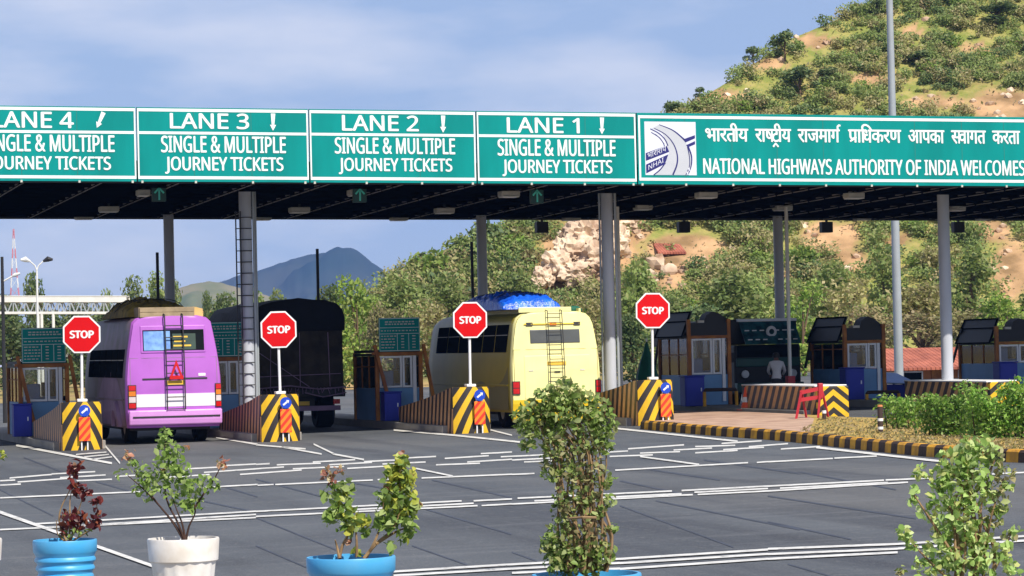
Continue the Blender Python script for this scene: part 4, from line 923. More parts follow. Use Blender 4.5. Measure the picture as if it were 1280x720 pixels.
patch('bumper', Xq(641.5), Xq(751), Zp(526), Zp(513), .07, 'yellow2', nx=10, corner=.03, th=.1)
dp = patch('engine_door', Xq(656), Xq(738), Zp(498), Zp(444), .010, 'yellowpaint', nx=8, corner=.012)
for px in (664, 728): patch('latch', Xq(px-3), Xq(px+3), Zp(463.5), Zp(462), .018, 'fixture', nx=2, par=dp)
patch('latch', Xq(693), Xq(700), Zp(465.5), Zp(463.8), .03, 'dark', nx=2, par=dp)
for a, b in ((641, 650), (744.5, 751.8)):
    lo_ = patch('tail_lamp', Xq(a), Xq(b), Zp(492), Zp(475.5), .03, 'dark', nx=2)
    patch('tail_lens', Xq(a)+.02, Xq(b)-.02, Zp(491), Zp(484.5), .036, 'tail_red', nx=2, par=lo_); patch('tail_lens', Xq(a)+.02, Xq(b)-.02, Zp(483.5), Zp(476.5), .036, 'tail_red', nx=2, par=lo_)
ladder(T, yr, Xq(686.5), Xq(704.5), Zp(484), Zp(388), .23, r=.012).build('roof_ladder', 'dark', bus, smooth=True)
# curved two-tone sweep on the left flank
mb = MB(); sw = spl([(.35, 1.55), (.9, 1.2), (1.9, 1.02), (2.9, 1.18), (3.8, 1.0), (5.4, .80)], 5)
for i in range(len(sw)-1):
    a, b = sw[i], sw[i+1]; mb.add([T(-(Wy+.006), a[0], .46), T(-(Wy+.006), b[0], .46), T(-(Wy+.006), b[0], b[1]), T(-(Wy+.006), a[0], a[1])], [(0, 1, 2, 3)])
mb.build('side_sweep', 'dull_olive', bus)
Hy = Zp(388.5)
rk = thing('roof_rack', 'yellow rail rack along the roof of the yellow minibus', 'roof rack', T(0, 1, Hy))
mb = MB(); mb.box(Xq(653), Xq(719), .22, .27, Hy-.03, Hy+.10, T); mb.build('rear_board', 'yellowpaint', rk, bevel=.01)
for x in (-.72, .72):
    mb = MB(); mb.box(x-.025, x+.025, .275, 5.6, Hy-.04, Hy+.06, T); mb.build('side_rail', 'yellowpaint', rk)
loadmound('roof_load', 'crumpled bright blue tarpaulin bundle on the roof of the yellow minibus', 'roof load', T, Xq(634), Xq(708), .25, 4.6, Hy+.06, .44, 'bluetarp', 5, amp=.13, n=60, pw=.36)
gb = thing('roof_bundle', 'small dark green bundle at the right of the yellow minibus roof', 'bundle', T(Xq(729), .6, Hy))
mb = MB(); mb.tube([T(Xq(721), .6, Hy+.02), T(Xq(724), .58, Hy+.03), T(Xq(732), .6, Hy+.03), T(Xq(737), .62, Hy+.0)], [.06, .1, .1, .05], 10); mb.build('cover', 'greencloth', gb, smooth=True)

# ================================================================== TRUCKS
# tarpaulin truck in the shade, seen from behind
Yt = 79.5; xa, xb = P(318, 440, Yt)[0], P(431, 440, Yt)[0]; Xt = (xa+xb)/2; Wt = (xb-xa)/2; gt = gz(Xt, Yt); Zp = lambda py: P(374, py, Yt)[2]-gt
T = lambda x, y, z: (Xt+x, Yt+y, gt+z)
tr = thing('cargo_truck', 'dark cargo truck seen from behind, its load under a black arched tarpaulin', 'truck', (Xt, Yt, gt))
def arch_section(W, zlow, zsh, ztop, n=10):
    pts = [(-W, zlow), (-W, zsh)]
    for k in range(1, n): a = math.pi*k/n; pts.append((-W*math.cos(a), zsh+(ztop-zsh)*math.sin(a)**.7))
    return pts+[(W, zsh), (W, zlow)]
def arched(mb, sec, y0, y1, ny, jit, T, close=True):
    base = len(mb.v); m = len(sec)
    for k in range(ny+1):
        y = y0+(y1-y0)*k/ny
        for (x, z) in sec: mb.v.append(T(x+random.uniform(-jit, jit), y, z+random.uniform(-jit, jit)))
    for k in range(ny):
        for j in range(m-1): mb.f.append((base+k*m+j, base+k*m+j+1, base+(k+1)*m+j+1, base+(k+1)*m+j)); mb.m.append(mb.k)
    if close:
        mb.f.append(tuple(base+j for j in range(m))); mb.m.append(mb.k); mb.f.append(tuple(base+ny*m+j for j in reversed(range(m)))); mb.m.append(mb.k)
mb = MB(); arched(mb, arch_section(Wt*.97, Zp(486), Zp(412), Zp(378)), .05, 6.5, 8, .02, T); mb.build('canvas_body', 'browntarp', tr, smooth=False)
mb = MB(); arched(mb, arch_section(Wt*1.02, Zp(414), Zp(398), Zp(373)), -.03, 6.6, 9, .03, T); mb.build('tarpaulin', 'blacktarp', tr, smooth=True)
mb = MB(); mb.box(-Wt, Wt, .02, 6.5, Zp(497), Zp(487), T); mb.build('cargo_bed', 'dark', tr, bevel=.02)
mb = MB()
for k in range(26):
    x = -Wt+2*Wt*k/25; mb.tube([T(x, -.04, Zp(485)), T(x+random.uniform(-.06, .06), -.05, Zp(485+random.uniform(3, 11)))], .012, 4)
mb.tube([T(-Wt, -.06, Zp(485)), T(-.3, -.06, Zp(482)), T(.5, -.06, Zp(487)), T(Wt, -.06, Zp(485))], .02, 5)
mb.tube([T(.1, -.08, Zp(491)), T(.6, -.1, Zp(497)), T(Wt, -.08, Zp(492))], .018, 5); mb.build('rope', 'lilac', tr)
mb = MB()
for x in (-.55, .0, .55): mb.bar(T(x*Wt*1.2, .02, Zp(484)), T(x*Wt*1.15, .02, Zp(416)), .02)
mb.bar(T(-Wt*.9, .01, Zp(470)), T(Wt*.9, .01, Zp(468)), .02); mb.bar(T(-Wt*.9, -.0, Zp(440)), T(Wt*.2, .0, Zp(484)), .018); mb.build('lashing', 'lilac', tr)
mb = MB(); mb.box(-.25, .25, .05, .1, Zp(507), Zp(502), T); mb.build('number_plate', 'plate', tr)
mb = MB(); mb.box(-Wt*.9, Wt*.9, .1, .25, Zp(514), Zp(508), T); mb.build('rear_bumper', 'lilac', tr)
mb = MB(); mb.box(-.45, .45, .3, 6.4, .55, .95, T); mb.build('chassis', 'dark', tr)
for y in (1.3, 5.3):
    for sx in (-1, 1):
        mb = MB(); mb.lathe([(.25, -.22), (.44, -.24), (.5, -.18), (.5, .18), (.44, .24), (.25, .22)], T(sx*(Wt-.35), y, .5), 22, 'x'); mb.build('tyre', 'tyre', tr, smooth=True)
for sx in (-1, 1): mb = MB(); mb.box(sx*(Wt-.25)-.09, sx*(Wt-.25)+.09, .0, .1, Zp(506), Zp(500), T); mb.build('tail_lamp', 'tail_red', tr)
mb = MB(); mb.box(-Wt*.9, Wt*.9, 6.9, 8.4, .7, 2.5, T); mb.build('cab', 'dark', tr, bevel=.08)
# green truck facing us in the far lane
Yg = 82.5; xa, xb = P(918, 440, Yg)[0], P(1001, 440, Yg)[0]; Xg = (xa+xb)/2; Wg = (xb-xa)/2; gg = gz(Xg, Yg); Zp = lambda py: P(960, py, Yg)[2]-gg
Xq = lambda px: P(px, 440, Yg)[0]-Xg
T = lambda x, y, z: (Xg+x, Yg+y, gg+z)
tr = thing('lorry', 'dark green lorry facing us with a teal visor board, behind the low striped barricade', 'lorry', (Xg, Yg, gg))
mb = MB(); mb.box(-Wg, Wg, 0, 2.0, Zp(492), Zp(430.5), T); mb.build('cab', 'dark', tr, bevel=.06)
mb = MB(); mb.box(-Wg*1.02, Wg*1.02, .3, 7.5, Zp(430), Zp(398.5), T); mb.build('cargo_body', 'dark', tr, bevel=.05)
vb = MB(); vb.add([T(Xq(928.5), -.28, Zp(430)), T(Xq(998), -.28, Zp(430)), T(Xq(998), .26, Zp(402)), T(Xq(928.5), .26, Zp(402))]+[T(Xq(928.5), -.23, Zp(430)), T(Xq(998), -.23, Zp(430)), T(Xq(998), .295, Zp(402)), T(Xq(928.5), .295, Zp(402))], [(0, 1, 2, 3), (7, 6, 5, 4), (0, 4, 5, 1), (1, 5, 6, 2), (2, 6, 7, 3), (3, 7, 4, 0)])
vo = vb.build('visor', 'truckvisor', tr)
mb = MB(); mb.box(Xq(926), Xq(1000), .2, .32, Zp(401.5), Zp(398), T); mb.build('visor_rim', 'alum', vo)
mb = MB(); cq = T(Xq(964), -.05, Zp(414.5)); mb.lathe([(.08, -.03), (.15, -.04), (.17, 0)], cq, 20, 'y'); mb.build('round_badge', 'alum', vo)
mb = MB()
for k in range(2):
    for j in range(7):
        if j in (3,) : continue
        x0 = Xq(931+9.4*j); mb.box(x0, x0+.14, -.30+.33*0, -.29, 0, .035, lambda x, y, z: T(x, y+.27*k-.0, Zp(425)+k*.27+z))
mb.build('visor_pattern', 'alum', vo)
mb = MB(); mb.box(-Wg*.92, Wg*.92, -.02, .03, Zp(446), Zp(431.5), T); mb.build('windscreen', 'glass', tr)
mb = MB(); mb.box(-Wg*.96, Wg*.96, -.06, .05, Zp(458), Zp(447), T); mb.build('hood_band', 'truckgreen', tr, bevel=.03)
mb = MB(); mb.box(-Wg*.7, Wg*.7, -.08, .05, Zp(474), Zp(460), T); mb.build('grille', 'dark', tr)
mb = MB(); mb.box(-Wg, Wg, -.2, .05, Zp(490), Zp(478), T); mb.build('bumper', 'truckgreen', tr, bevel=.02)
for sx in (-.72, .72): mb = MB(); mb.lathe([(.001, -.04), (.10, -.03), (.12, 0)], T(sx*Wg, -.09, Zp(467)), 18, 'y'); mb.build('headlight', 'alum', tr, smooth=True)
for sx in (-1, 1):
    mb = MB(); mb.lathe([(.22, -.14), (.42, -.16), (.47, -.1), (.47, .1), (.42, .16), (.22, .14)], T(sx*(Wg-.22), .9, .46), 20, 'x'); mb.build('tyre', 'tyre', tr, smooth=True)
    mb = MB(); mb.bar(T(sx*Wg, -.0, Zp(446)), T(sx*(Wg+.18), -.2, Zp(444)), .03); mb.box(sx*(Wg+.18)-.07, sx*(Wg+.18)+.07, -.24, -.2, Zp(452), Zp(440), T); mb.build('mirror', 'dark', tr)

# ================================================================== TOLL BOOTHS
def yfor(X, px):                        # the Y on the line x = X that shows at a photo column
    lo, hi = 60, 200
    for _ in range(60):
        m = (lo+hi)/2
        if pix((X, m, 1.5))[0] > px: lo = m
        else: hi = m
    return lo
def booth(name, label, X, Y, front, zb, hood=True):
    g = gz(X, Y)+.2; t = thing(name, label, 'toll booth', (X, Y, g), 'toll booths on the islands')
    T = lambda x, y, z: (X+x, Y+y, g+z)
    w_, l_ = .60, 2.5
    mb = MB(); mb.box(-w_, w_, 0, l_, 0, .86, T); mb.build('base_panel', 'boothteal', t, bevel=.01)
    for x in (-w_, w_):
        for y in (0, l_):
            mb = MB(); mb.box(x-.05, x+.05, y-.052, y+.048, 0, zb+(.5 if y == 0 and not front else .05), T); mb.build('post', 'rust', t)
    mb = MB(); mb.box(-w_+.052, w_-.052, -.06, 0, zb-.04, zb+.04, T); mb.build('beam', 'rust', t)
    for x in (-w_, w_):
        mb = MB(); mb.box(x-.04, x+.04, .052, l_-.055, zb-.04, zb+.03, T); mb.build('beam', 'dark', t)
    mb = MB(); mb.box(-w_-.02, w_+.02, .06, l_+.05, zb+.045, zb+(.12 if front else .16), T); mb.build('roof', 'dark', t)
    # near wall: wide white-framed pane, narrow pane, white post
    def framed(x0, x1, z0, z1, y, dark=True):
        mb = MB(); fw = .05
        for a, b, c_, d in ((x0, x0+fw, z0, z1), (x1-fw, x1, z0, z1), (x0+fw, x1-fw, z0, z0+fw), (x0+fw, x1-fw, z1-fw, z1)): mb.box(a, b, y-.03, y+.03, c_, d, T)
        fo = mb.build('window', 'alum', t)
        mb = MB(); mb.box(x0+fw, x1-fw, y-.004, y+.004, z0+fw, z1-fw, T); mb.build('pane', 'clearglass', fo)
    framed(-.53, .08, .87, zb-.05, -.01); framed(.10, .36, .87, zb-.05, -.012)
    mb = MB(); mb.box(.38, .47, -.05, .02, .1, zb-.05, T); mb.build('door_post', 'alum', t)
    framed(-.53, .53, .87, zb-.05, l_-.01)
    for sx in (-1, 1):
        mb = MB()
        for y in (.06, .85, 1.65, 2.40): mb.box(sx*w_-.025, sx*w_+.025, y, y+.04, .862, zb-.045, T)
        mb.box(sx*w_-.024, sx*w_+.024, .06, 2.4, 1.42, 1.45, T); so_ = mb.build('side_window', 'rust', t)
        mb = MB(); mb.box(sx*w_-.003, sx*w_+.003, .10, 2.40, .862, zb-.045, T); mb.build('pane', 'clearglass', so_)
    # desk, stool back, cash drawer seen through the panes
    mb = MB(); mb.box(-.5, .5, 1.0, 1.5, .87, .98, T); mb.build('desk', 'boothblue', t)
    mb = MB(); mb.box(-.38, -.02, .45, .53, .87, 1.32, T); mb.build('chair_back', 'boothblue', t, bevel=.04)
    mb = MB(); mb.box(.1, .42, 1.1, 1.35, .985, 1.35, T); mb.build('monitor', 'dark', t, bevel=.02)
    # diagonal timbers
    if front:
        for x0, x1 in ((-.68, -.30), (.66, .92)):
            mb = MB(); mb.bar(T(x0, -.12, zb+.25), T(x1, -.22, .35), .09, .07); mb.build('brace', 'rust', t)
        mb = MB(); mb.bar(T(-.75, -.09, zb+.02), T(.75, -.09, zb+.02), .07); mb.build('rail', 'rust', t)
    else:
        mb = MB(); mb.bar(T(-w_-.05, l_+.45, .9), T(-w_-.02, l_-.2, zb+.45), .06); mb.build('brace', 'dark', t)
        mb = MB(); mb.box(-w_+.055, w_-.055, -.03, .03, zb+.045, zb+.40, T); mb.build('sign_box', 'dark', t)
        # the far side's tilted board, seen from the back
        mb = MB(); v_ = [T(-w_-.14, y, zb+.02) for y in (.15, l_)]+[T(-w_+.14, y, zb+.72) for y in (l_-.1, .15)]
        mb.add(v_+[(a+.05, b, c_+.02) for a, b, c_ in v_], [(0, 1, 2, 3), (7, 6, 5, 4), (0, 4, 5, 1), (1, 5, 6, 2), (2, 6, 7, 3), (3, 7, 4, 0)]); bo = mb.build('tilted_board', 'dark', t)
        mb = MB()
        for a, b in ((0, 1), (1, 2), (2, 3), (3, 0)): mb.bar(Vector(v_[a])-Vector((.02, 0, 0)), Vector(v_[b])-Vector((.02, 0, 0)), .035)
        mb.bar(Vector(v_[0]).lerp(Vector(v_[3]), .62)-Vector((.02, 0, 0)), Vector(v_[1]).lerp(Vector(v_[2]), .62)-Vector((.02, 0, 0)), .03); mb.build('frame', 'joist', bo)
        if hood:
            mb = MB(); sec = [(-.12, zb+.40), (-.02, zb+.62), (.16, zb+.72), (.36, zb+.66), (.56, zb+.50), (.56, zb+.40)]
            mb.prism([(X+x, g+z) for x, z in sec], Y+.06, Y+.55); mb.build('hood', 'dark', t)
            mb = MB(); mb.box(-.34, -.14, -.05, .1, zb+.402, zb+.47, T); mb.build('lamp', 'fixture', t)
    return t, T
lab_r = ['right-hand booth beside the green lorry, blue base and brown posts', 'booth with a dark tilted board and brown posts, left of the tall light pole', 'booth at the right edge of the photo, behind the long hedge']
right_b = []
for k, (i, px, pyb) in enumerate(((4, 887, 421), (5, 1081, 427), (6, 1270, 428.5))):
    X = ISX[i]+.1; Y = yfor(X, px); zb = P(px, pyb, Y)[2]-gz(X, Y)-.2
    right_b.append((booth('toll_booth', lab_r[k], X, Y, False, zb), X, Y, zb))
lab_l = ['booth below the leftmost green fare board, brown braces', 'booth half hidden behind the purple minibus', 'booth below the fare board between dark truck and yellow minibus']
left_b = []
for k, (i, px, pyb) in enumerate(((0, 55, 457), (1, 281, 449), (2, 499, 442.5))):
    X = ISX[i]; Y = yfor(X, px); zb = P(px, pyb, Y)[2]-gz(X, Y)-.2
    bt = booth('toll_booth', lab_l[k], X, Y, True, zb); left_b.append((bt, X, Y, zb))
    g = gz(X, Y)+.2; bw, z0, z1 = .56, g+zb+.07, g+zb+.07+.90
    f = thing('fare_board', ['green fare board on the leftmost booth, near the first stop sign', 'green fare board between the purple minibus and the ladder column', 'green fare board left of the yellow minibus'][k], 'fare board', (X, Y, z0), 'green fare boards on the booths')
    mb = MB(); mb.box(X-bw, X+bw, Y-.16, Y-.12, z0, z1); mb.build('panel', 'green_sign', f)
    mb = MB(); yy = Y-.163
    def ln(a, b, c_, d): mb.quad((X+a*bw, yy, z0+b*.9), (X+c_*bw, yy, z0+b*.9), (X+c_*bw, yy, z0+d*.9), (X+a*bw, yy, z0+d*.9))
    ln(-.98, .015, .98, .03); ln(-.98, .97, .98, .985); ln(-.98, .03, -.965, .97); ln(.965, .03, .98, .97); ln(-.96, .70, .96, .712); ln(-.96, .52, .96, .532); ln(-.12, .04, -.1, .52); ln(.44, .04, .46, .52)
    mb.build('ruling', 'sign_white', f)
    mb = MB(); yy = Y-.164
    r_ = random.Random(k)
    for z_ in (.86, .79): 
        x_ = -.7
        while x_ < .7: L_ = r_.uniform(.05, .16); ln(x_, z_, x_+L_, z_+.035); x_ += L_+.05
    for z_ in (.60,):
        x_ = -.9
        while x_ < .85: L_ = r_.uniform(.05, .14); ln(x_, z_, x_+L_, z_+.03); x_ += L_+.07
    for q in range(5):
        z_ = .44-.085*q; x_ = -.9
        while x_ < -.25: L_ = r_.uniform(.06, .16); ln(x_, z_, min(x_+L_, -.16), z_+.03); x_ += L_+.05
        ln(.08, z_, .22, z_+.03); ln(.62, z_, .78, z_+.03)
    tag(mb.build('fare_table', 'fixture', f), 'rows of small illegible fare lettering', kind=None)
    mb = MB(); mb.box(X-bw*.9, X+bw*.9, Y-.115, Y-.06, z0+.1, z0+.16); mb.build('bracket', 'rust', f)
# dark blue boxes in front of the booths, guard hoops
def bluebox(X, Y, wx, h, label):
    g = gz(X, Y)+(.2 if True else 0); t = thing('blue_cabinet', label, 'cabinet', (X, Y, g), 'dark blue cabinets beside the booths')
    mb = MB(); mb.box(X-wx/2, X+wx/2, Y-.2, Y+.25, g, g+h); mb.build('body', 'deepblue', t, bevel=.02)
    mb = MB(); mb.box(X-wx/2-.02, X+wx/2+.02, Y-.22, Y+.27, g+h+.002, g+h+.04); mb.build('lid', 'deepblue', t, bevel=.01)
    mb = MB(); mb.box(X-wx/2+.04, X+wx/2-.04, Y-.212, Y-.202, g+.06, g+h-.06); d_ = mb.build('door', 'deepblue', t)
    mb = MB(); mb.box(X+wx/2-.12, X+wx/2-.09, Y-.225, Y-.214, g+h*.5, g+h*.5+.1); mb.build('handle', 'alum', d_)
for k, ((bt, X, Y, zb), px, h, lb) in enumerate(((right_b[0], 866, .82, 'dark blue cabinet at the booth beside the green lorry'), (right_b[1], 1066, .88, 'dark blue cabinet at the booth left of the tall pole'), (right_b[2], 1258, .88, 'dark blue cabinet at the booth on the right edge'), (left_b[0], 27, .80, 'dark blue cabinet beside the leftmost barricade'), (left_b[2], 489, .74, 'dark blue cabinet between dark truck and yellow minibus'))):
    Yc = Y-.42; bluebox(P(px, 500, Yc)[0], Yc, .58 if k < 3 else .46, h, lb)
for px0, px1, py0, py1, Y, lb in ((881, 921, 487, 513, right_b[0][2]-1.3, 'yellow and black guard hoop in front of the booth beside the lorry'), (1084, 1124, 490, 514, right_b[1][2]-1.3, 'dark guard hoop behind the small green shrub')):
    a, b = P(px0, py1, Y), P(px1, py1, Y); zt = P((px0+px1)/2, py0, Y)[2]; g = gz(a[0], Y)
    t = thing('guard_hoop', lb, 'guard rail', (a[0], Y, g))
    for k, p in enumerate((a, b)): mb = MB(); mb.tube([(p[0], Y, gz(p[0], Y)), (p[0], Y, zt-.05)], .05, 10); mb.build('leg', 'kerb_y', t, smooth=True)
    mb = MB(); mb.tube([(a[0], Y, zt-.05), (a[0]+.03, Y, zt), (b[0]-.03, Y, zt), (b[0], Y, zt-.05)], .05, 10); mb.build('top_bar', 'kerb_b', t, smooth=True)

# ================================================================== POLES, POSTS, SMALL THINGS
def pole(name, label, cat, px, Y, pytop, r, m, band=None, group=None, base_off=0.0):
    p = P(px, pytop, Y); g = gz(p[0], Y); t = thing(name, label, cat, (p[0], Y, g), group)
    mb = MB(); mb.tube([(p[0], Y, g+base_off), (p[0], Y, p[2])], r, 14); mb.build('shaft', m, t, smooth=True)
    mb = MB(); mb.tube([(p[0], Y, g), (p[0], Y, g+.05)], [r*2.2, r*2.2], 12); mb.build('foot', m, t)
    if band:
        a, b = P(px, band[0], Y)[2], P(px, band[1], Y)[2]
        mb = MB(); mb.box(p[0]-.11, p[0]+.11, Y-.11, Y+.11, b, a); mb.build('red_box', 'redstand', t, bevel=.01)
    return t, p
px_t = 1124.5
t, p = pole('light_mast', 'tall pale grey tapering light mast rising behind the roof', 'light mast', 1124, 92.5, 480, .14, 'steel')
for ch in list(t.children): bpy.data.objects.remove(ch)
g = gz(p[0], 92.5); mb = MB(); mb.tube([(p[0], 92.5, g), (p[0], 92.5, g+6), (p[0], 92.5, g+16.5)], [.155, .135, .095], 18); mb.build('shaft', 'steel', t, smooth=True)
mb = MB(); mb.tube([(p[0], 92.5, g), (p[0], 92.5, g+.1)], .32, 16); mb.build('flange', 'steel', t)
mb = MB(); mb.box(p[0]-.8, p[0]+.8, 92.4, 92.6, g+16.4, g+16.5); mb.build('crossarm', 'steel', t)
for x in (-.65, 0, .65): mb = MB(); mb.box(p[0]+x-.2, p[0]+x+.2, 92.2, 92.38, g+16.05, g+16.39); mb.build('floodlight', 'fixture', t)
for px, lb, bd in ((982.5, 'thin white pole with a red box, in front of the green lorry', (470, 485)), (771.5, 'thin pale pole just right of the column with conduits', None)):
    Y = 79.0; X0 = P(px, 400, Y)[0]; pole('slim_pole', lb, 'pole', px, Y, pix((X0, Y, under(X0, Y)-.02))[1], .052, 'whitesteel', bd)
for px, pt, lb in ((196.5, 315.5, 'thin black post above the purple minibus'), (396.5, 311, 'thin black post against the blue mountain'), (589.5, 302, 'thin black post beside the rear column above the yellow minibus')):
    pole('dark_post', lb, 'post', px, 85.5, pt, .045, 'dark', None, 'thin black posts behind the lanes')
# black and white stub post on the verge
p = G(1101, 549); t = thing('marker_post', 'short dark post with white bands standing in the dry grass', 'post', (p[0], p[1], p[2]+.12))
z0 = p[2]+.10; mb = MB(); mb.tube([(p[0], p[1], z0), (p[0], p[1], z0+.56)], .055, 12); mb.build('post', 'bollard', t, smooth=True)
for dz in (.10, .27): mb = MB(); mb.tube([(p[0], p[1], z0+dz), (p[0], p[1], z0+dz+.055)], .058, 12); mb.build('band', 'white', t, smooth=True)
mb = MB(); mb.tube([(p[0], p[1], z0+.56), (p[0], p[1], z0+.60)], [.06, .045], 12); mb.build('cap', 'housewall', t, smooth=True)
# red trestle
p = G(1012, 529); Y = p[1]; t = thing('trestle_stand', 'red metal trestle barrier standing before the low barricade', 'trestle', (p[0], Y, p[2]+.12))
Pt = lambda px, py, dy=0: tuple(np.array(P(px, py, Y+dy)))
for (ax, ay), (lx, ly), (rx, ry) in (((1002, 488), (994, 530), (1009, 528)), ((1026, 481), (1022, 531), (1037, 529))):
    for (x, y), dy in (((lx, ly), -.25), ((rx, ry), .25)): mb = MB(); mb.bar(Pt(ax, ay), Pt(x, y, dy), .045); mb.build('leg', 'redstand', t)
for (a, b), (c_, d) in (((1000, 491), (1027, 485)), ((999, 500), (1027, 496))): mb = MB(); mb.bar(Pt(a, b), Pt(c_, d), .07, .09); mb.build('crossbar', 'redstand', t)
mb = MB(); mb.box(Pt(1022, 480)[0], Pt(1028, 480)[0], Y-.06, Y+.06, Pt(1025, 498)[2], Pt(1025, 479)[2]); mb.build('signal_head', 'redstand', t, bevel=.02)
p = G(1030.5, 531); t = thing('delineator_stub', 'tiny black and white post beside the red trestle', 'post', (p[0], p[1], p[2]+.12)); z0 = p[2]+.1
mb = MB(); mb.tube([(p[0], p[1], z0), (p[0], p[1], z0+.3)], .05, 10); mb.build('post', 'bollard', t, smooth=True)
mb = MB(); mb.tube([(p[0], p[1], z0+.17), (p[0], p[1], z0+.24)], .053, 10); mb.build('band', 'white', t, smooth=True)
# cone
p = G(933, 519); t = thing('traffic_cone', 'orange-red traffic cone left of the low striped barricade', 'traffic cone', (p[0], p[1], p[2]+.13)); z0 = p[2]+.13
mb = MB(); mb.box(p[0]-.2, p[0]+.2, p[1]-.2, p[1]+.2, z0, z0+.04); mb.build('base', 'cone', t, bevel=.01)
mb = MB(); mb.lathe([(.15, .04), (.10, .26), (.055, .5), (.03, .62), (.001, .63)], (p[0], p[1], z0), 20); mb.build('body', 'cone', t, smooth=True)
mb = MB(); mb.lathe([(.113, .22), (.083, .36)], (p[0], p[1], z0), 20); mb.build('band', 'white', t, smooth=True)
# furled green umbrella behind the last stop sign
Y = 80; a = P(808, 425, Y); g = gz(a[0], Y); t = thing('furled_umbrella', 'dark green furled cloth cone behind the rightmost stop sign', 'umbrella', (a[0], Y, g))
s_ = Y/.96/FOC; mb = MB(); mb.lathe([(.01, a[2]), (.10, P(808, 440, Y)[2]), (.22, P(808, 455, Y)[2]), (.31, P(808, 470, Y)[2]), (.34, g+.75), (.2, g+.7)], (a[0], Y, 0), 18, 'z', lambda i, j: 1+.12*math.sin(j*math.pi*2/3)); mb.build('cloth', 'greencloth', t, smooth=True)
mb = MB(); mb.tube([(a[0], Y, g), (a[0], Y, a[2]+.05)], .025, 8); mb.build('pole', 'whitesteel', t)
# blue sheet shelter and cloth by the right-hand column
Y = 84.0; a, b = P(1106, 480, Y), P(1148, 480, Y); g = gz(a[0], Y); zt = P(1120, 465, Y)[2]; zm = P(1120, 478, Y)[2]
t = thing('sheet_shelter', 'low blue sheet shelter at the foot of the tall light mast', 'shelter', ((a[0]+b[0])/2, Y, g))
mb = MB(); mb.add([(a[0], Y, zm), (b[0], Y, zm-.05), (b[0]-.3, Y+.9, zt-.05), (a[0]+.25, Y+.9, zt), (a[0], Y+1.8, zm), (b[0], Y+1.8, zm)]+[(a[0], Y, zm-.03), (b[0], Y, zm-.08), (b[0]-.3, Y+.9, zt-.08), (a[0]+.25, Y+.9, zt-.03), (a[0], Y+1.8, zm-.03), (b[0], Y+1.8, zm-.03)], [(0, 1, 2, 3), (3, 2, 5, 4), (9, 8, 7, 6), (10, 11, 8, 9)]); mb.build('sheet', 'boothblue', t)
for x in (a[0]+.05, b[0]-.05):
    for y in (Y+.04, Y+1.75): mb = MB(); mb.bar((x, y, g), (x, y, zm-.04), .05); mb.build('leg', 'dark', t)
mb = MB(); mb.box(a[0]+.1, b[0]-.1, Y+.15, Y+.2, g, zm-.06); mb.build('side_cloth', 'deepblue', t)
Y = 76.2; p = P(1168, 497, Y); g = gz(p[0], Y)
loadmound('cloth_heap', 'blue grey cloth heaped at the foot of the right-hand column', 'cloth', lambda x, y, z: (p[0]+x, Y+y, g+z), -.35, .3, 0, .9, 0, .75, 'boothblue', 9, sharp=.9)
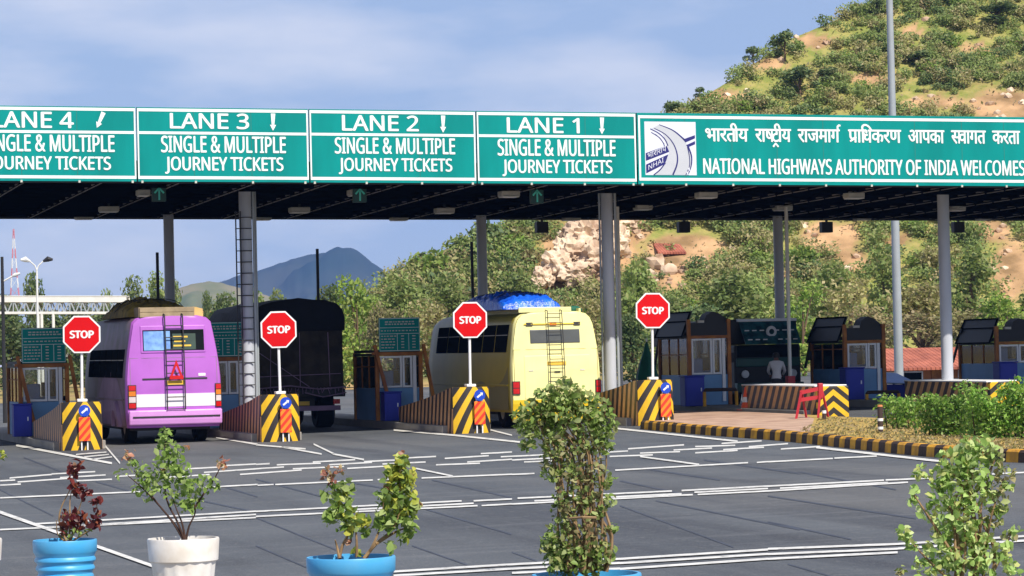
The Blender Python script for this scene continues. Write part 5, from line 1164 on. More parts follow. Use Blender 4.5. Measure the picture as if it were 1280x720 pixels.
# person leaning on the low barricade
def person(X, Y, g):
    t = thing('person', 'person in a white shirt and dark trousers leaning forward behind the low barricade', 'person', (X, Y, g))
    J = {'pel': (0, 0, .90), 'wai': (0, .04, 1.05), 'che': (0, .16, 1.27), 'nek': (0, .24, 1.42), 'hed': (0, .30, 1.52), 'top': (0, .33, 1.62), 'shl': (-.17, .19, 1.34), 'shr': (.17, .19, 1.34), 'ell': (-.24, .30, 1.12), 'elr': (.24, .30, 1.12), 'wrl': (-.18, .50, 1.0), 'wrr': (.18, .50, 1.0), 'hal': (-.15, .58, .98), 'har': (.15, .58, .98),
         'hpl': (-.09, 0, .86), 'hpr': (.09, 0, .86), 'knl': (-.10, .03, .47), 'knr': (.12, .06, .47), 'anl': (-.10, -.02, .08), 'anr': (.13, -.05, .08), 'tol': (-.11, .14, .035), 'tor': (.14, .12, .035)}
    Rr = {'pel': .13, 'wai': .125, 'che': .145, 'nek': .055, 'hed': .085, 'top': .07, 'shl': .07, 'shr': .07, 'ell': .045, 'elr': .045, 'wrl': .032, 'wrr': .032, 'hal': .03, 'har': .03, 'hpl': .09, 'hpr': .09, 'knl': .06, 'knr': .06, 'anl': .042, 'anr': .042, 'tol': .035, 'tor': .035}
    Ed = 'pel-wai wai-che che-nek nek-hed hed-top che-shl shl-ell ell-wrl wrl-hal che-shr shr-elr elr-wrr wrr-har pel-hpl hpl-knl knl-anl anl-tol pel-hpr hpr-knr knr-anr anr-tor'.split()
    # five short fingers on each hand
    for s, h in ((-1, 'hal'), (1, 'har')):
        for k in range(5):
            n = f'f{h}{k}'; J[n] = (J[h][0]+s*(-.03+.02*k), J[h][1]+(.07 if k else .02)+.01*(k in (2, 3)), J[h][2]-.03); Rr[n] = .009; Ed.append(f'{h}-{n}')
    keys = list(J); me = bpy.data.meshes.new('person_body'); me.from_pydata([J[k] for k in keys], [tuple(keys.index(q) for q in e.split('-')) for e in Ed], [])
    o = bpy.data.objects.new('body', me); col.objects.link(o); o.parent = t
    sk = o.modifiers.new('skin', 'SKIN'); 
    for k, v in zip(keys, me.skin_vertices[0].data): v.radius = (Rr[k], Rr[k]*(.75 if k in ('pel', 'wai', 'che') else 1)); v.use_root = k == 'pel'
    sb = o.modifiers.new('sub', 'SUBSURF'); sb.levels = sb.render_levels = 2
    dg = bpy.context.evaluated_depsgraph_get(); dg.update(); m2 = bpy.data.meshes.new_from_object(o.evaluated_get(dg)); o.modifiers.clear(); o.data = m2
    m2.materials.clear()
    for k in ('skin', 'shirt', 'trousers', 'hair'): m2.materials.append(MT[k])
    for f in m2.polygons:
        x, y, z = f.center; r_ = math.hypot(x, y-.2)
        f.material_index = 2 if z < .92 else (1 if z < 1.415 and not (y > .44 and z < 1.06) else 0)
        f.use_smooth = True
    mb = MB(); mb.lathe([(.088, -.02), (.10, .04), (.095, .09), (.06, .125), (.001, .135)], (X, Y+.295, g+1.525), 18, 'z'); mb.build('hair', 'hair', t, smooth=True)
    for sx in (-1, 1): mb = MB(); mb.lathe([(.001, -.012), (.02, 0), (.001, .012)], (X+sx*.092, Y+.31, g+1.53), 10, 'x'); mb.build('ear', 'skin', t, smooth=True)
    return t
Y = 79.2; p = P(972, 512, Y); pp = person(p[0], Y, gz(p[0], Y)); pp.rotation_euler = (0, 0, R(-20))
pp.scale = (.98, .98, .98)
for o_ in pp.children: pass

# ================================================================== FAR STRUCTURES
# overhead truss gantry on the left
dg_ = 150.0
def Dp(px, py, d=dg_): return Vector(D(px, py, d))
t = thing('truss_gantry', 'long white lattice truss bridge crossing the road behind the left lanes', 'gantry', D(80, 470, dg_))
A0, A1 = Dp(-40, 374.5), Dp(158, 374.5); B0, B1 = Dp(-40, 391), Dp(158, 391)
back = Vector((_v[0], _v[1], 0))*1.3
mb = MB(); mb.bar(A0, A1, .12, .26); mb.bar(A0+back, A1+back, .12, .26); mb.build('top_chord', 'whitesteel', t)
mb = MB(); mb.bar(B0, B1, .12, .12); mb.bar(B0+back, B1+back, .12, .12); mb.build('bottom_chord', 'whitesteel', t)
mb = MB(); mb.add([A0+Vector((0, 0, .16)), A1+Vector((0, 0, .16)), A1+back+Vector((0, 0, .16)), A0+back+Vector((0, 0, .16)), A0+Vector((0, 0, .2)), A1+Vector((0, 0, .2)), A1+back+Vector((0, 0, .2)), A0+back+Vector((0, 0, .2))], [(3, 2, 1, 0), (4, 5, 6, 7), (0, 1, 5, 4), (1, 2, 6, 5), (2, 3, 7, 6), (3, 0, 4, 7)]); mb.build('deck', 'whitesteel', t)
mb = MB(); N_ = 14
for q in (Vector((0, 0, 0)), back):
    for k in range(N_):
        f0, f1 = k/N_, (k+.5)/N_; f2 = (k+1)/N_; mb.bar(A0.lerp(A1, f0)+q, B0.lerp(B1, f1)+q, .06); mb.bar(B0.lerp(B1, f1)+q, A0.lerp(A1, f2)+q, .06); mb.bar(A0.lerp(A1, f2)+q, B0.lerp(B1, f2)+q, .05)
mb.build('lattice', 'steel', t)
for px in (4, 47.5, 52, 66.5): a = Dp(px, 392); mb = MB(); mb.tube([(a.x, a.y, gz(a.x, a.y)), a], .075, 8); mb.build('leg', 'whitesteel', t, smooth=True)
# double-armed street lamp
a = Dp(46, 338, 138); g = gz(a.x, a.y); t = thing('street_lamp', 'slender street lamp with two curved arms above the white truss', 'street lamp', (a.x, a.y, g))
mb = MB(); mb.tube([(a.x, a.y, g), a], [.07, .045], 8); mb.build('pole', 'whitesteel', t, smooth=True)
for s in (-1, 1):
    e = a+Vector((s*.30, 0, .42)); mb = MB(); mb.tube([a, a+Vector((s*.08, 0, .22)), e], .03, 6); ar = mb.build('arm', 'whitesteel', t, smooth=True)
    mb = MB(); mb.tube([e, e+Vector((s*.22, -.03, .10)), e+Vector((s*.44, -.05, .07))], [.05, .13, .05], 8); mb.build('lamp_head', 'whitesteel' if s < 0 else 'dark', ar, smooth=True)
# single-arm lamp at the very left edge
a = Dp(2.5, 321, 100); g = gz(a.x, a.y); t = thing('street_lamp', 'street lamp with one short raised arm at the left edge', 'street lamp', (a.x, a.y, g))
mb = MB(); mb.tube([(a.x, a.y, g), a], [.07, .05], 8); mb.build('pole', 'dark', t, smooth=True)
b0, b1 = Dp(3.5, 352, 100), Dp(16, 345, 100); mb = MB(); mb.tube([b0, b1], .03, 6); ar = mb.build('arm', 'whitesteel', t)
mb = MB(); mb.tube([b1, Dp(19, 343.6, 100), Dp(25, 341.5, 100)], [.04, .07, .03], 8); mb.build('lamp_head', 'whitesteel', ar, smooth=True)
# radio mast
d_ = 760; a = Dp(18, 286, d_); bs = Dp(18.5, 372, d_); t = thing('radio_mast', 'distant red and white lattice radio mast on the left', 'radio mast', bs)
Hm = a.z-bs.z
for k in range(7):
    f0, f1 = k/7, (k+1)/7; mb = MB(); wd = lambda f: 1.9*(1-f)**1.2+.22
    for sx, sy in ((-1, -1), (1, -1), (1, 1), (-1, 1)):
        p0 = bs+Vector((sx*wd(f0)/2, sy*wd(f0)/2, Hm*f0)); p1 = bs+Vector((sx*wd(f1)/2, sy*wd(f1)/2, Hm*f1)); mb.bar(p0, p1, .10)
        q1 = bs+Vector((-sy*wd(f1)/2, sx*wd(f1)/2, Hm*f1)); mb.bar(p0, q1, .05)
    mb.build('lattice_section', 'mast_red' if k % 2 == 0 else 'whitesteel', t)
# long house with a tiled roof on the right
Y = 112.0; a, b = P(1088, 470, Y), P(1262, 470, Y); g = gz(a[0], Y); ze, zr = P(1160, 457.5, Y)[2], P(1160, 434.5, Y+2.6)[2]
t = thing('tiled_house', 'long low orange house under a terracotta tiled roof beyond the right booths', 'house', ((a[0]+b[0])/2, Y, g))
mb = MB(); mb.box(a[0]+.2, b[0]-.2, Y+.3, Y+5, ze-2.4, ze-.03); mb.build('wall', 'housewall', t)
mb = MB(); v_ = [(a[0], Y-.3, ze-.06), (b[0], Y-.3, ze-.06), (b[0], Y+2.6, zr), (a[0], Y+2.6, zr), (a[0], Y+5.5, ze-.06), (b[0], Y+5.5, ze-.06)]
mb.add(v_+[(x, y, z-.1) for x, y, z in v_], [(0, 1, 2, 3), (3, 2, 5, 4), (9, 8, 7, 6), (10, 11, 8, 9), (0, 6, 7, 1), (4, 5, 11, 10), (1, 7, 8, 2), (2, 8, 11, 5), (0, 3, 9, 6), (3, 4, 10, 9)]); mb.build('roof', 'terracotta', t)
nwin = 5
for k in range(nwin):
    x = a[0]+(b[0]-a[0])*(k+.6)/nwin; 
    if k == 2: mb = MB(); mb.box(x-.4, x+.4, Y+.24, Y+.31, ze-1.9, ze-.12); mb.build('door', 'rust', t)
    else:
        mb = MB(); mb.box(x-.45, x+.45, Y+.25, Y+.31, ze-.85, ze-.2); wq = mb.build('window', 'alum', t); mb = MB(); mb.box(x-.38, x+.38, Y+.235, Y+.248, ze-.79, ze-.26); mb.build('pane', 'glass', wq)

# ================================================================== HILLS
from mathutils import noise as mn
def hdir(px): d = ray(px, 444+(640-px)*.0224); return np.array([d[0], d[1]])/math.hypot(d[0], d[1])
def tanel(px, py): d = ray(px, py); return d[2]/math.hypot(d[0], d[1])
HP = np.array([(250, 425), (380, 400), (440, 378), (500, 353), (560, 326), (600, 306), (640, 283), (700, 250), (760, 212), (825, 164), (870, 128), (940, 84), (1000, 47), (1060, 20), (1110, -2), (1200, -46), (1280, -82), (1500, -150), (1800, -150), (2100, -60)], float)
R0 = 185.0; KS = 1.9
def ridge(px):
    te = tanel(px, float(np.interp(px, HP[:, 0], HP[:, 1]))); te = max(te, .002)
    h = te*R0/(1-KS*te); return h, R0+KS*h
def hill(px, s):
    """a point of the big hill: s = 0 at its foot, 1 on its ridge, beyond 1 the far side"""
    h, Rr = ridge(px); hd = hdir(px); Rg = R0+(Rr-R0)*s if s <= 1 else Rr+(s-1)*90
    zz = h*(.08*s+.92*(s**1.1)) if s <= 1 else h*(1-.45*(s-1)**1.3)
    x, y = hd*Rg
    nz = mn.fractal(Vector((x*.035, y*.035, 1.7)), 1.0, 2.0, 5)*1.5*min(1, s*2.5)*min(1, h/9)*(1 if s < .93 else .5)
    return np.array([x, y, CAM[2]-1.3+zz*(h+1.0)/h if False else 1.0+ (CAM[2]-1.0)*min(1, s) + zz + nz])
pxs = np.arange(250, 2101, 7.0); ss = np.concatenate([np.linspace(-.25, 1, 64), np.linspace(1.06, 2.0, 12)])
V = []; 
for s_ in ss:
    for px in pxs:
        if s_ < 0: q = hill(px, 0.0); hd = hdir(px); q = np.array([hd[0]*(R0+s_*90), hd[1]*(R0+s_*90), 1.0+s_*6]); V.append(q)
        else: V.append(hill(px, s_))
n = len(pxs); F = [(j*n+i, j*n+i+1, (j+1)*n+i+1, (j+1)*n+i) for j in range(len(ss)-1) for i in range(n-1)]
HILL = struct(rawmesh('hill', V, F, 'hill', smooth=True)); HILLV = V
def polar_hill(name, prof, d, m, depth, seed, namp):
    prof = np.array(prof, float); V = []; pxs = np.arange(prof[0, 0], prof[-1, 0]+1, 3.0); S = np.linspace(0, 1, 26)
    for s in list(S)+[1.3, 2.0]:
        for px in pxs:
            h = max(tanel(px, float(np.interp(px, prof[:, 0], prof[:, 1])))*d, .5); hd = hdir(px)
            z = h*s if s <= 1 else h*(1-(s-1)*.9); x, y = hd*(d-depth+depth*s)
            z += mn.fractal(Vector((x/namp[0], y/namp[0], seed)), 1.0, 2.0, 6)*namp[1]*math.sin(math.pi*min(s, 1)*.9+.1)
            V.append((x, y, CAM[2]+z-(1-min(s, 1))*10))
    n = len(pxs); F = [(j*n+i, j*n+i+1, (j+1)*n+i+1, (j+1)*n+i) for j in range(len(S)+1) for i in range(n-1)]
    return struct(rawmesh(name, V, F, m, smooth=True))
MT['mountain'] = mat('mountain_scrub', (.07, .075, .06, 1), 1, 0, .3, .006, .9, .03, 0, (.03, .045, .035, 1), 8)
MT['farhill'] = mat('far_hill_scrub', (.12, .15, .07, 1), 1, 0, .3, .02, .8, .05, 0, (.25, .21, .13, 1), 10)
MT['bank'] = mat('bare_bank', c(214, 166, 112), .95, 0, .3, .15, .6, .4, 0, c(178, 150, 90), 7)
polar_hill('mountain', [(150, 405), (200, 388), (250, 366), (285, 353), (310, 341), (350, 327), (385, 317.5), (400, 315), (425, 307.5), (437, 306.5), (446, 309), (455, 314), (475, 330), (490, 342), (500, 347), (560, 372), (640, 400), (760, 415)], 3600, 'mountain', 580, 3.3, (110, 44))
polar_hill('far_hills', [(60, 420), (120, 396), (160, 384), (200, 372), (240, 356), (262, 350), (280, 352), (300, 360), (330, 370), (400, 392), (470, 410)], 1800, 'farhill', 300, 5.1, (45, 12))
polar_hill('earth_bank', [(120, 440), (170, 407), (205, 393), (225, 386), (245, 383), (262, 387), (280, 396), (330, 420)], 330, 'bank', 24, 2.2, (6, 1.0))

# ---- pale rock face on the hillside, and the small tiled hut
def on_hill(px, py):
    lo, hi = 0.0, 1.0
    for _ in range(40):
        m = (lo+hi)/2
        if pix(hill(px, m))[1] > py: lo = m
        else: hi = m
    return hill(px, lo), lo
def boulder(mb, ctr, rad, seed, sub=4):
    bm = bmesh.new(); bmesh.ops.create_icosphere(bm, subdivisions=sub, radius=1.0); base = len(mb.v); ctr = np.array(ctr)
    for v in bm.verts:
        p = v.co.copy(); k = 1+.42*mn.fractal(p*1.3+Vector((seed, seed*.7, 0)), .7, 2.1, 6)+.20*mn.cell(p*2.3+Vector((seed, 0, 0)))+.10*mn.cell(p*5.1+Vector((seed, 2, 0)))
        mb.v.append((ctr[0]+p.x*rad[0]*k, ctr[1]+p.y*rad[1]*k, ctr[2]+p.z*rad[2]*k))
    for f in bm.faces: mb.f.append(tuple(base+v.index for v in f.verts)); mb.m.append(mb.k)
    bm.free()
mb = MB(); sp = 15.5
for k, (px, py, rx, rz) in enumerate([(738, 300, 26, 24), (715, 318, 20, 18), (700, 336, 20, 16), (682, 350, 13, 12), (760, 285, 26, 18), (780, 276, 20, 16), (748, 330, 22, 18), (725, 345, 20, 14), (770, 305, 20, 20), (722, 290, 12, 12), (676, 356, 8, 7)]):
    q, s_ = on_hill(px, py+4); m = np.linalg.norm(q-CAM)/FOC; boulder(mb, q+np.array([-.3, -.9, .3]), (rx*m*1.0, rx*m*.85, rz*m*1.05), 3.1*k+1)
o = mb.build('rock_outcrop', 'rock', loc=on_hill(735, 350)[0]); tag(o, 'big pale jagged rock outcrop on the hillside behind the conduit column', 'rock')
mb = MB()
for k, (px, py, rx, rz) in enumerate([(823, 332, 12, 14), (838, 340, 10, 10), (815, 345, 9, 9)]):
    q, s_ = on_hill(px, py); m = np.linalg.norm(q-CAM)/FOC; boulder(mb, q, (rx*m, rx*m, rz*m), 41+k, 2)
o = mb.build('rock_outcrop', 'rock', loc=on_hill(823, 345)[0]); tag(o, 'small cluster of pale rocks below the tiled hut on the hill', 'rock')
q, s_ = on_hill(842, 319); m = np.linalg.norm(q-CAM)/FOC; t = thing('hillside_hut', 'small hut with a reddish sloping roof high on the hillside', 'hut', q)
X, Y, Z = q; wv = 19*m
mb = MB(); mb.box(X-wv*.8, X+wv*.8, Y+.2, Y+3, Z-1.0, Z+4*m); mb.build('wall', 'housewall', t)
mb = MB(); v_ = [(X-wv, Y-.3, Z+3.5*m), (X+wv*.95, Y-.3, Z+3.2*m), (X+wv*1.1, Y+1.6, Z+17*m), (X-wv*.7, Y+1.6, Z+16.5*m), (X+wv, Y+3.4, Z+4*m), (X-wv, Y+3.4, Z+4*m)]
mb.add(v_+[(x, y, z-.12) for x, y, z in v_], [(0, 1, 2, 3), (3, 2, 4, 5), (9, 8, 7, 6), (11, 10, 8, 9), (0, 6, 7, 1), (1, 7, 8, 2), (2, 8, 10, 4), (4, 10, 11, 5), (5, 11, 9, 3), (3, 9, 6, 0)]); mb.build('roof', 'terracotta', t)

# ---- scrub covering the hillside: too much to count, one object; the larger bushes stand apart
bare = [(1262, 132, 62, 24), (1160, 128, 60, 12), (1020, 52, 46, 9), (960, 82, 34, 10), (905, 120, 40, 10), (1215, 60, 26, 10), (1266, 335, 34, 44), (1040, 296, 44, 26), (1068, 332, 26, 14), (872, 312, 48, 24), (832, 348, 30, 26), (842, 316, 38, 27), (735, 318, 70, 54), (695, 350, 40, 28), (790, 285, 32, 20), (1235, 290, 34, 14), (985, 345, 12, 14), (1120, 300, 18, 10), (1140, 40, 22, 8), (655, 372, 20, 8), (1090, 100, 30, 7)]
def isbare(px, py): return any(((px-a)/rx)**2+((py-b)/ry)**2 < 1 for a, b, rx, ry in bare)
ba = HILL.data.attributes.new('bare', 'FLOAT', 'POINT'); bv = []
for q in HILLV:
    x, y = pix(q); bv.append(max([0]+[min(1, 1.5*(1-((x-a)/rx)**2-((y-b)/ry)**2)) for a, b, rx, ry in bare])*.34)
ba.data.foreach_set('value', bv)
def bushproto(r, nl, leaf, squat=.75):
    k = r.integers(4, 8); lob = []
    for _ in range(k): a = r.random()*6.28; d = r.random()*.55; lob.append((d*math.cos(a), d*math.sin(a), squat*(.25+.5*r.random()), .35+.25*r.random(), .35+.25*r.random(), .26+.22*r.random()))
    return lobes_points(lob, nl, r, .45)
PR = [bushproto(rng, 300, .1) for _ in range(10)]
Vs, Fs = [], []; off = 0; big = []
tries = 0; cnt = 0
while cnt < 5200 and tries < 90000:
    tries += 1; px = rng.uniform(470, 1790); s_ = rng.random()**.8*1.0; q = hill(px, s_); x, y = pix(q)
    if isbare(x, y) and rng.random() > .03: continue
    if mn.noise(Vector((q[0]*.05, q[1]*.05, q[2]*.08+4))) < -.25 and rng.random() < .6: continue
    size = rng.uniform(.36, 1.30)*(1.12 if rng.random() < .3 else 1)*(1.25 if y > 240 else 1.0)
    if px < 650: size *= 1.25
    if size > 1.5 and len(big) < 70 and 470 < x < 1290: big.append((q, size)); continue
    pts = PR[rng.integers(len(PR))]; a = rng.random()*6.28; ca, sa = math.cos(a), math.sin(a); P_ = np.stack([pts[:, 0]*ca-pts[:, 1]*sa, pts[:, 0]*sa+pts[:, 1]*ca, pts[:, 2]], 1)*size*np.array([1, 1, rng.uniform(.8, 1.25)])+q
    k = rng.integers(0, 300-110); P_ = P_[k:k+110] if size < .9 else P_[:260]
    v, f = leafquads(P_, .20*size**.4, rng, .8); Vs.append((v, f, rng.random())); cnt += 1
mats_ = ['leaf_hill', 'leaf_olive', 'leaf_dark', 'leaf_bright', 'leaf_brown']; cut_ = [.50, .78, .86, .94, 1.01]
for k, mk in enumerate(mats_):
    sel = [q for q in Vs if (0 if k == 0 else cut_[k-1]) <= q[2] < cut_[k]]; VV = []; FF = []; off = 0
    for v, f, _ in sel: VV.append(v); FF.append(f+off); off += len(v)
    o = rawmesh('hillside_scrub', np.concatenate(VV), np.concatenate(FF), mk)
    tag(o, ['mid green scrub covering the hillside', 'olive scrub scattered over the hillside', 'dark green scrub on the hillside', 'bright green scrub on the hillside', 'dry brownish scrub on the hillside'][k], 'scrub', 'scrub on the hillside', 'stuff')
# loose stones lying on the bare places
mb = MB(); k = 0
while k < 200:
    px = rng.uniform(560, 1500); q = hill(px, rng.random()); x, y = pix(q)
    if not isbare(x, y) and rng.random() > .12: continue
    bm = bmesh.new(); bmesh.ops.create_icosphere(bm, subdivisions=1, radius=1.0); b0 = len(mb.v); sz = rng.uniform(.10, .36)
    for v in bm.verts: jj = sz*rng.uniform(.7, 1.3); mb.v.append((q[0]+v.co.x*jj*1.2, q[1]+v.co.y*jj, q[2]+v.co.z*jj*.8))
    for f in bm.faces: mb.f.append(tuple(b0+v.index for v in f.verts)); mb.m.append(0)
    bm.free(); k += 1
tag(mb.build('loose_stones', 'rock'), 'pale loose stones strewn over the bare hillside', 'stones', None, 'stuff')
# ground litter of small tufts, so that bare patches are not smooth
P_ = []
for _ in range(2600):
    px = rng.uniform(480, 1500); s_ = rng.random(); q = hill(px, s_); P_.append(q+rng.normal(size=3)*[.3, .3, .08]); P_.append(q+rng.normal(size=3)*[.3, .3, .08]); P_.append(q+rng.normal(size=3)*[.3, .3, .08]+[0, 0, .15])
v, f = leafquads(np.array(P_), .26, rng); tag(rawmesh('dry_tufts', v, f, 'leaf_brown'), 'dry grass tufts on the bare parts of the hillside', 'grass', None, 'stuff')

# ================================================================== TREES (trunk + crown; the crown is leaf-sized faces with gaps)
def treeproto(kind, r, nl, leaf, lob_n, spread, low, m):
    lob = []
    for k in range(lob_n):
        a = r.random()*6.28; z = low+(1-low)*r.random(); rad = spread*(.15+.75*r.random())*math.sin(min(1, (1.08-z)/(1.08-low))*1.6+.15)
        sz = (.13+.12*r.random()); lob.append((rad*math.cos(a), rad*math.sin(a), z*.9, sz*spread*2.0, sz*spread*2.0, sz*.8))
    pts = lobes_points(lob, nl, r, .4); v, f = leafquads(pts, leaf, r)
    mb = MB(); mb.tube([(0, 0, 0), (.01, .0, low*.7), (.0, .01, low+.2), (0, 0, .8)], [.028, .022, .016, .005], 8)
    for l in lob[:8]: mb.tube([(0, 0, max(.08, l[2]*.5)), (l[0]*.5, l[1]*.5, l[2]*.8), (l[0], l[1], l[2])], [.014, .009, .004], 5)
    return v, f, mb, m
PROT = {}
for kind, m, nl, leaf, ln_, sprd, low in (('bushy', 'leaf_hill', 2600, .050, 13, .36, .18), ('dark', 'leaf_dark', 2600, .052, 13, .38, .15), ('bright', 'leaf_bright', 2600, .052, 12, .42, .12), ('olive', 'leaf_olive', 2200, .048, 12, .40, .18), ('dry', 'leaf_brown', 1500, .045, 11, .42, .2), ('ridge', 'leaf_dark', 800, .085, 7, .40, .35)):
    for v_ in range(2):
        vv, ff, tb, mm_ = treeproto(kind, rng, nl, leaf, ln_, sprd, low, m)
        PROT[kind, v_] = (vv, ff, tb, mm_, None, None)
def tree(kind, v_, base, height, width, label, group, name='tree'):
    vv, ff, tb, mm_, cm, tm = PROT[kind, v_]; t = thing(name, label, 'tree', base, group)
    if cm is None:
        o = rawmesh('crown', vv, ff, mm_); cm = o.data; o.parent = t; o2 = tb.build('trunk', 'bark'); tm = o2.data; o2.parent = t; PROT[kind, v_] = (vv, ff, tb, mm_, cm, tm)
    else:
        for nme, dta in (('crown', cm), ('trunk', tm)): o = bpy.data.objects.new(nme, dta); col.objects.link(o); o.parent = t
    k = width/.75; t.scale = (k, k, height); t.rotation_euler = (0, 0, random.uniform(0, 6.28)); return t
def tree_px(kind, px, pytop, wpx, d, label, group, v_=None):
    q = D(px, pytop, d); base = (q[0], q[1], gz(q[0], q[1])-.05); m = d/FOC
    return tree(kind, v_ if v_ is not None else random.randrange(2), base, max(1.2, (q[2]-base[2])/.98), wpx*m*1.4, label, group)
gA = 'trees behind the toll booths on the right'
for kind, px, py, wpx, d, lb in (('bright', 445, 354, 64, 150, 'bright green leafy tree right of the tarpaulin truck'), ('olive', 480, 372, 46, 142, 'olive bush behind the fare board left of the yellow minibus'), ('bushy', 512, 344, 78, 172, 'grey-green tree above the fare board left of the yellow minibus'),
    ('bushy', 560, 352, 76, 178, 'grey-green tree just left of the rear column over the yellow minibus'), ('olive', 540, 378, 60, 150, 'olive tree behind the yellow minibus, at its left'), ('dark', 412, 366, 46, 165, 'dark green tree beside the right edge of the tarpaulin truck'),
    ('bushy', 795, 330, 70, 160, 'green tree between the conduit column and the rightmost stop sign'), ('olive', 742, 372, 54, 165, 'olive tree directly behind the conduit column'), ('dark', 790, 392, 56, 132, 'dark tree low behind the rightmost stop sign pole'), ('bushy', 845, 378, 80, 150, 'grey-green tree above the booth beside the lorry'),
    ('bushy', 898, 340, 96, 158, 'broad grey-green tree above the gap between booth and lorry'), ('dark', 880, 388, 70, 135, 'dark tree right behind the booth beside the lorry'), ('bushy', 948, 345, 70, 165, 'tree left of the slim rear column above the lorry'), ('bright', 1003, 352, 62, 140, 'bright green tree right of the slim white pole'),
    ('bushy', 1030, 330, 72, 172, 'mid green tree above the booth left of the tall mast'), ('olive', 1062, 352, 72, 152, 'olive tree over the hooded booth left of the tall mast'), ('dry', 1092, 384, 64, 135, 'dry brownish tree beside the tall mast'), ('bushy', 1104, 318, 70, 176, 'green tree behind the upper part of the tall mast'),
    ('dry', 1152, 388, 86, 134, 'brown half-bare tree above the tiled roof'), ('olive', 1148, 346, 76, 160, 'olive tree between the mast and the right-hand column'), ('bushy', 1212, 320, 88, 168, 'broad green tree right of the right-hand column'), ('bright', 1258, 372, 66, 136, 'bright tree at the right edge above the booth'),
    ('olive', 1216, 382, 70, 138, 'olive tree above the right end of the tiled roof'), ('bushy', 1330, 340, 100, 160, 'green tree beyond the right edge'), ('bushy', 640, 348, 80, 176, 'green tree behind the blue tarpaulin bundle'), ('olive', 690, 384, 70, 150, 'olive tree over the roof of the yellow minibus')):
    tree_px(kind, px, py, wpx, d, lb, 'trees behind the toll plaza')
for kind, px, py, wpx, d, lb in (('dark', 6, 378, 60, 185, 'dark tree at the left edge behind the white truss'), ('dark', 40, 352, 30, 215, 'narrow dark tree rising above the truss beside the double street lamp'), ('dark', 62, 388, 56, 180, 'dark tree below the truss behind the leftmost fare board'), ('dark', 100, 379, 56, 195, 'dark tree behind the first stop sign'),
    ('dark', 138, 381, 50, 190, 'dark tree just left of the purple minibus roof load'), ('bushy', 132, 371, 26, 240, 'small pale tree above the right end of the truss'), ('bushy', 168, 356, 44, 250, 'pale green tree above the roof load of the purple minibus'), ('bushy', 192, 351, 44, 255, 'pale green tree crossed by the thin black post'),
    ('bushy', 216, 360, 30, 250, 'pale green tree right of the left rear column'), ('dark', 283, 366, 50, 190, 'dark green tree left of the ladder column'), ('dark', 258, 372, 16, 230, 'tiny dark tree on the bare earth bank'), ('bushy', 318, 368, 46, 230, 'green tree over the left end of the tarpaulin truck'), ('bushy', 352, 366, 40, 235, 'green tree above the middle of the tarpaulin truck'), ('dark', 20, 404, 70, 165, 'low dark tree left of the leftmost booth'), ('dark', 115, 402, 60, 168, 'low dark tree behind the purple minibus')):
    tree_px(kind, px, py, wpx, d, lb, 'trees along the left horizon')
# ridge trees
for px, pyt, hpx, wpx, lb in ((848, 122, 24, 30, 'leftmost tree on the ridge above the road emblem'), (882, 93, 18, 20, 'small tree on the ridge, second from the left'), (950, 53, 26, 26, 'dark tree on the ridge left of the largest one'), (990, 36, 40, 40, 'largest dark tree on the ridge'), (1008, 80, 44, 50, 'big dark tree below the ridge, left of the tall mast'), (1066, 9, 14, 16, 'tiny tree on the ridge left of the tall mast'), (1106, -4, 26, 22, 'dark tree on the ridge touching the tall mast'), (1255, 0, 36, 66, 'dark trees patch in the top right corner'), (1042, 82, 26, 40, 'dark bush on the slope left of the tall mast'), (1160, 60, 24, 40, 'dark bush on the slope right of the tall mast'), (527, 313, 34, 22, 'thin tree standing out of the left slope against the sky')):
    py = pyt+hpx; top = float(np.interp(px, HP[:, 0], HP[:, 1])); q = on_hill(px, max(py, top+3))[0]; m = np.linalg.norm(q-CAM)/FOC
    tree('ridge', random.randrange(2), q-np.array([0, 0, .2]), hpx*m, wpx*m, lb, 'trees on the ridge of the hill')
# larger hillside bushes
for k in range(3):
    pass
BM = []
for k, m in enumerate(('leaf_hill', 'leaf_dark', 'leaf_olive', 'leaf_bright')):
    v, f = leafquads(PR[k]*1.0, .20, rng); v2, f2 = leafquads(PR[k+4]*.95, .20, rng); o = rawmesh('crown', np.concatenate([v, v2]), np.concatenate([f, f2+len(v)]), m); BM.append(o.data); bpy.data.objects.remove(o)
tb = MB()
for a in range(5): tb.tube([(0, 0, -.1), (.3*math.cos(a*1.3), .3*math.sin(a*1.3), .4)], [.05, .02], 5)
o = tb.build('trunk', 'bark'); TM = o.data; bpy.data.objects.remove(o)
for q, size in big:
    t = thing('hillside_bush', 'large rounded bush on the scrubby hillside', 'bush', q, 'large bushes on the hillside'); t.scale = (size,)*3; t.rotation_euler = (0, 0, random.uniform(0, 6.28))
    for nme, dta in (('crown', random.choice(BM)), ('stems', TM)): o = bpy.data.objects.new(nme, dta); col.objects.link(o); o.parent = t

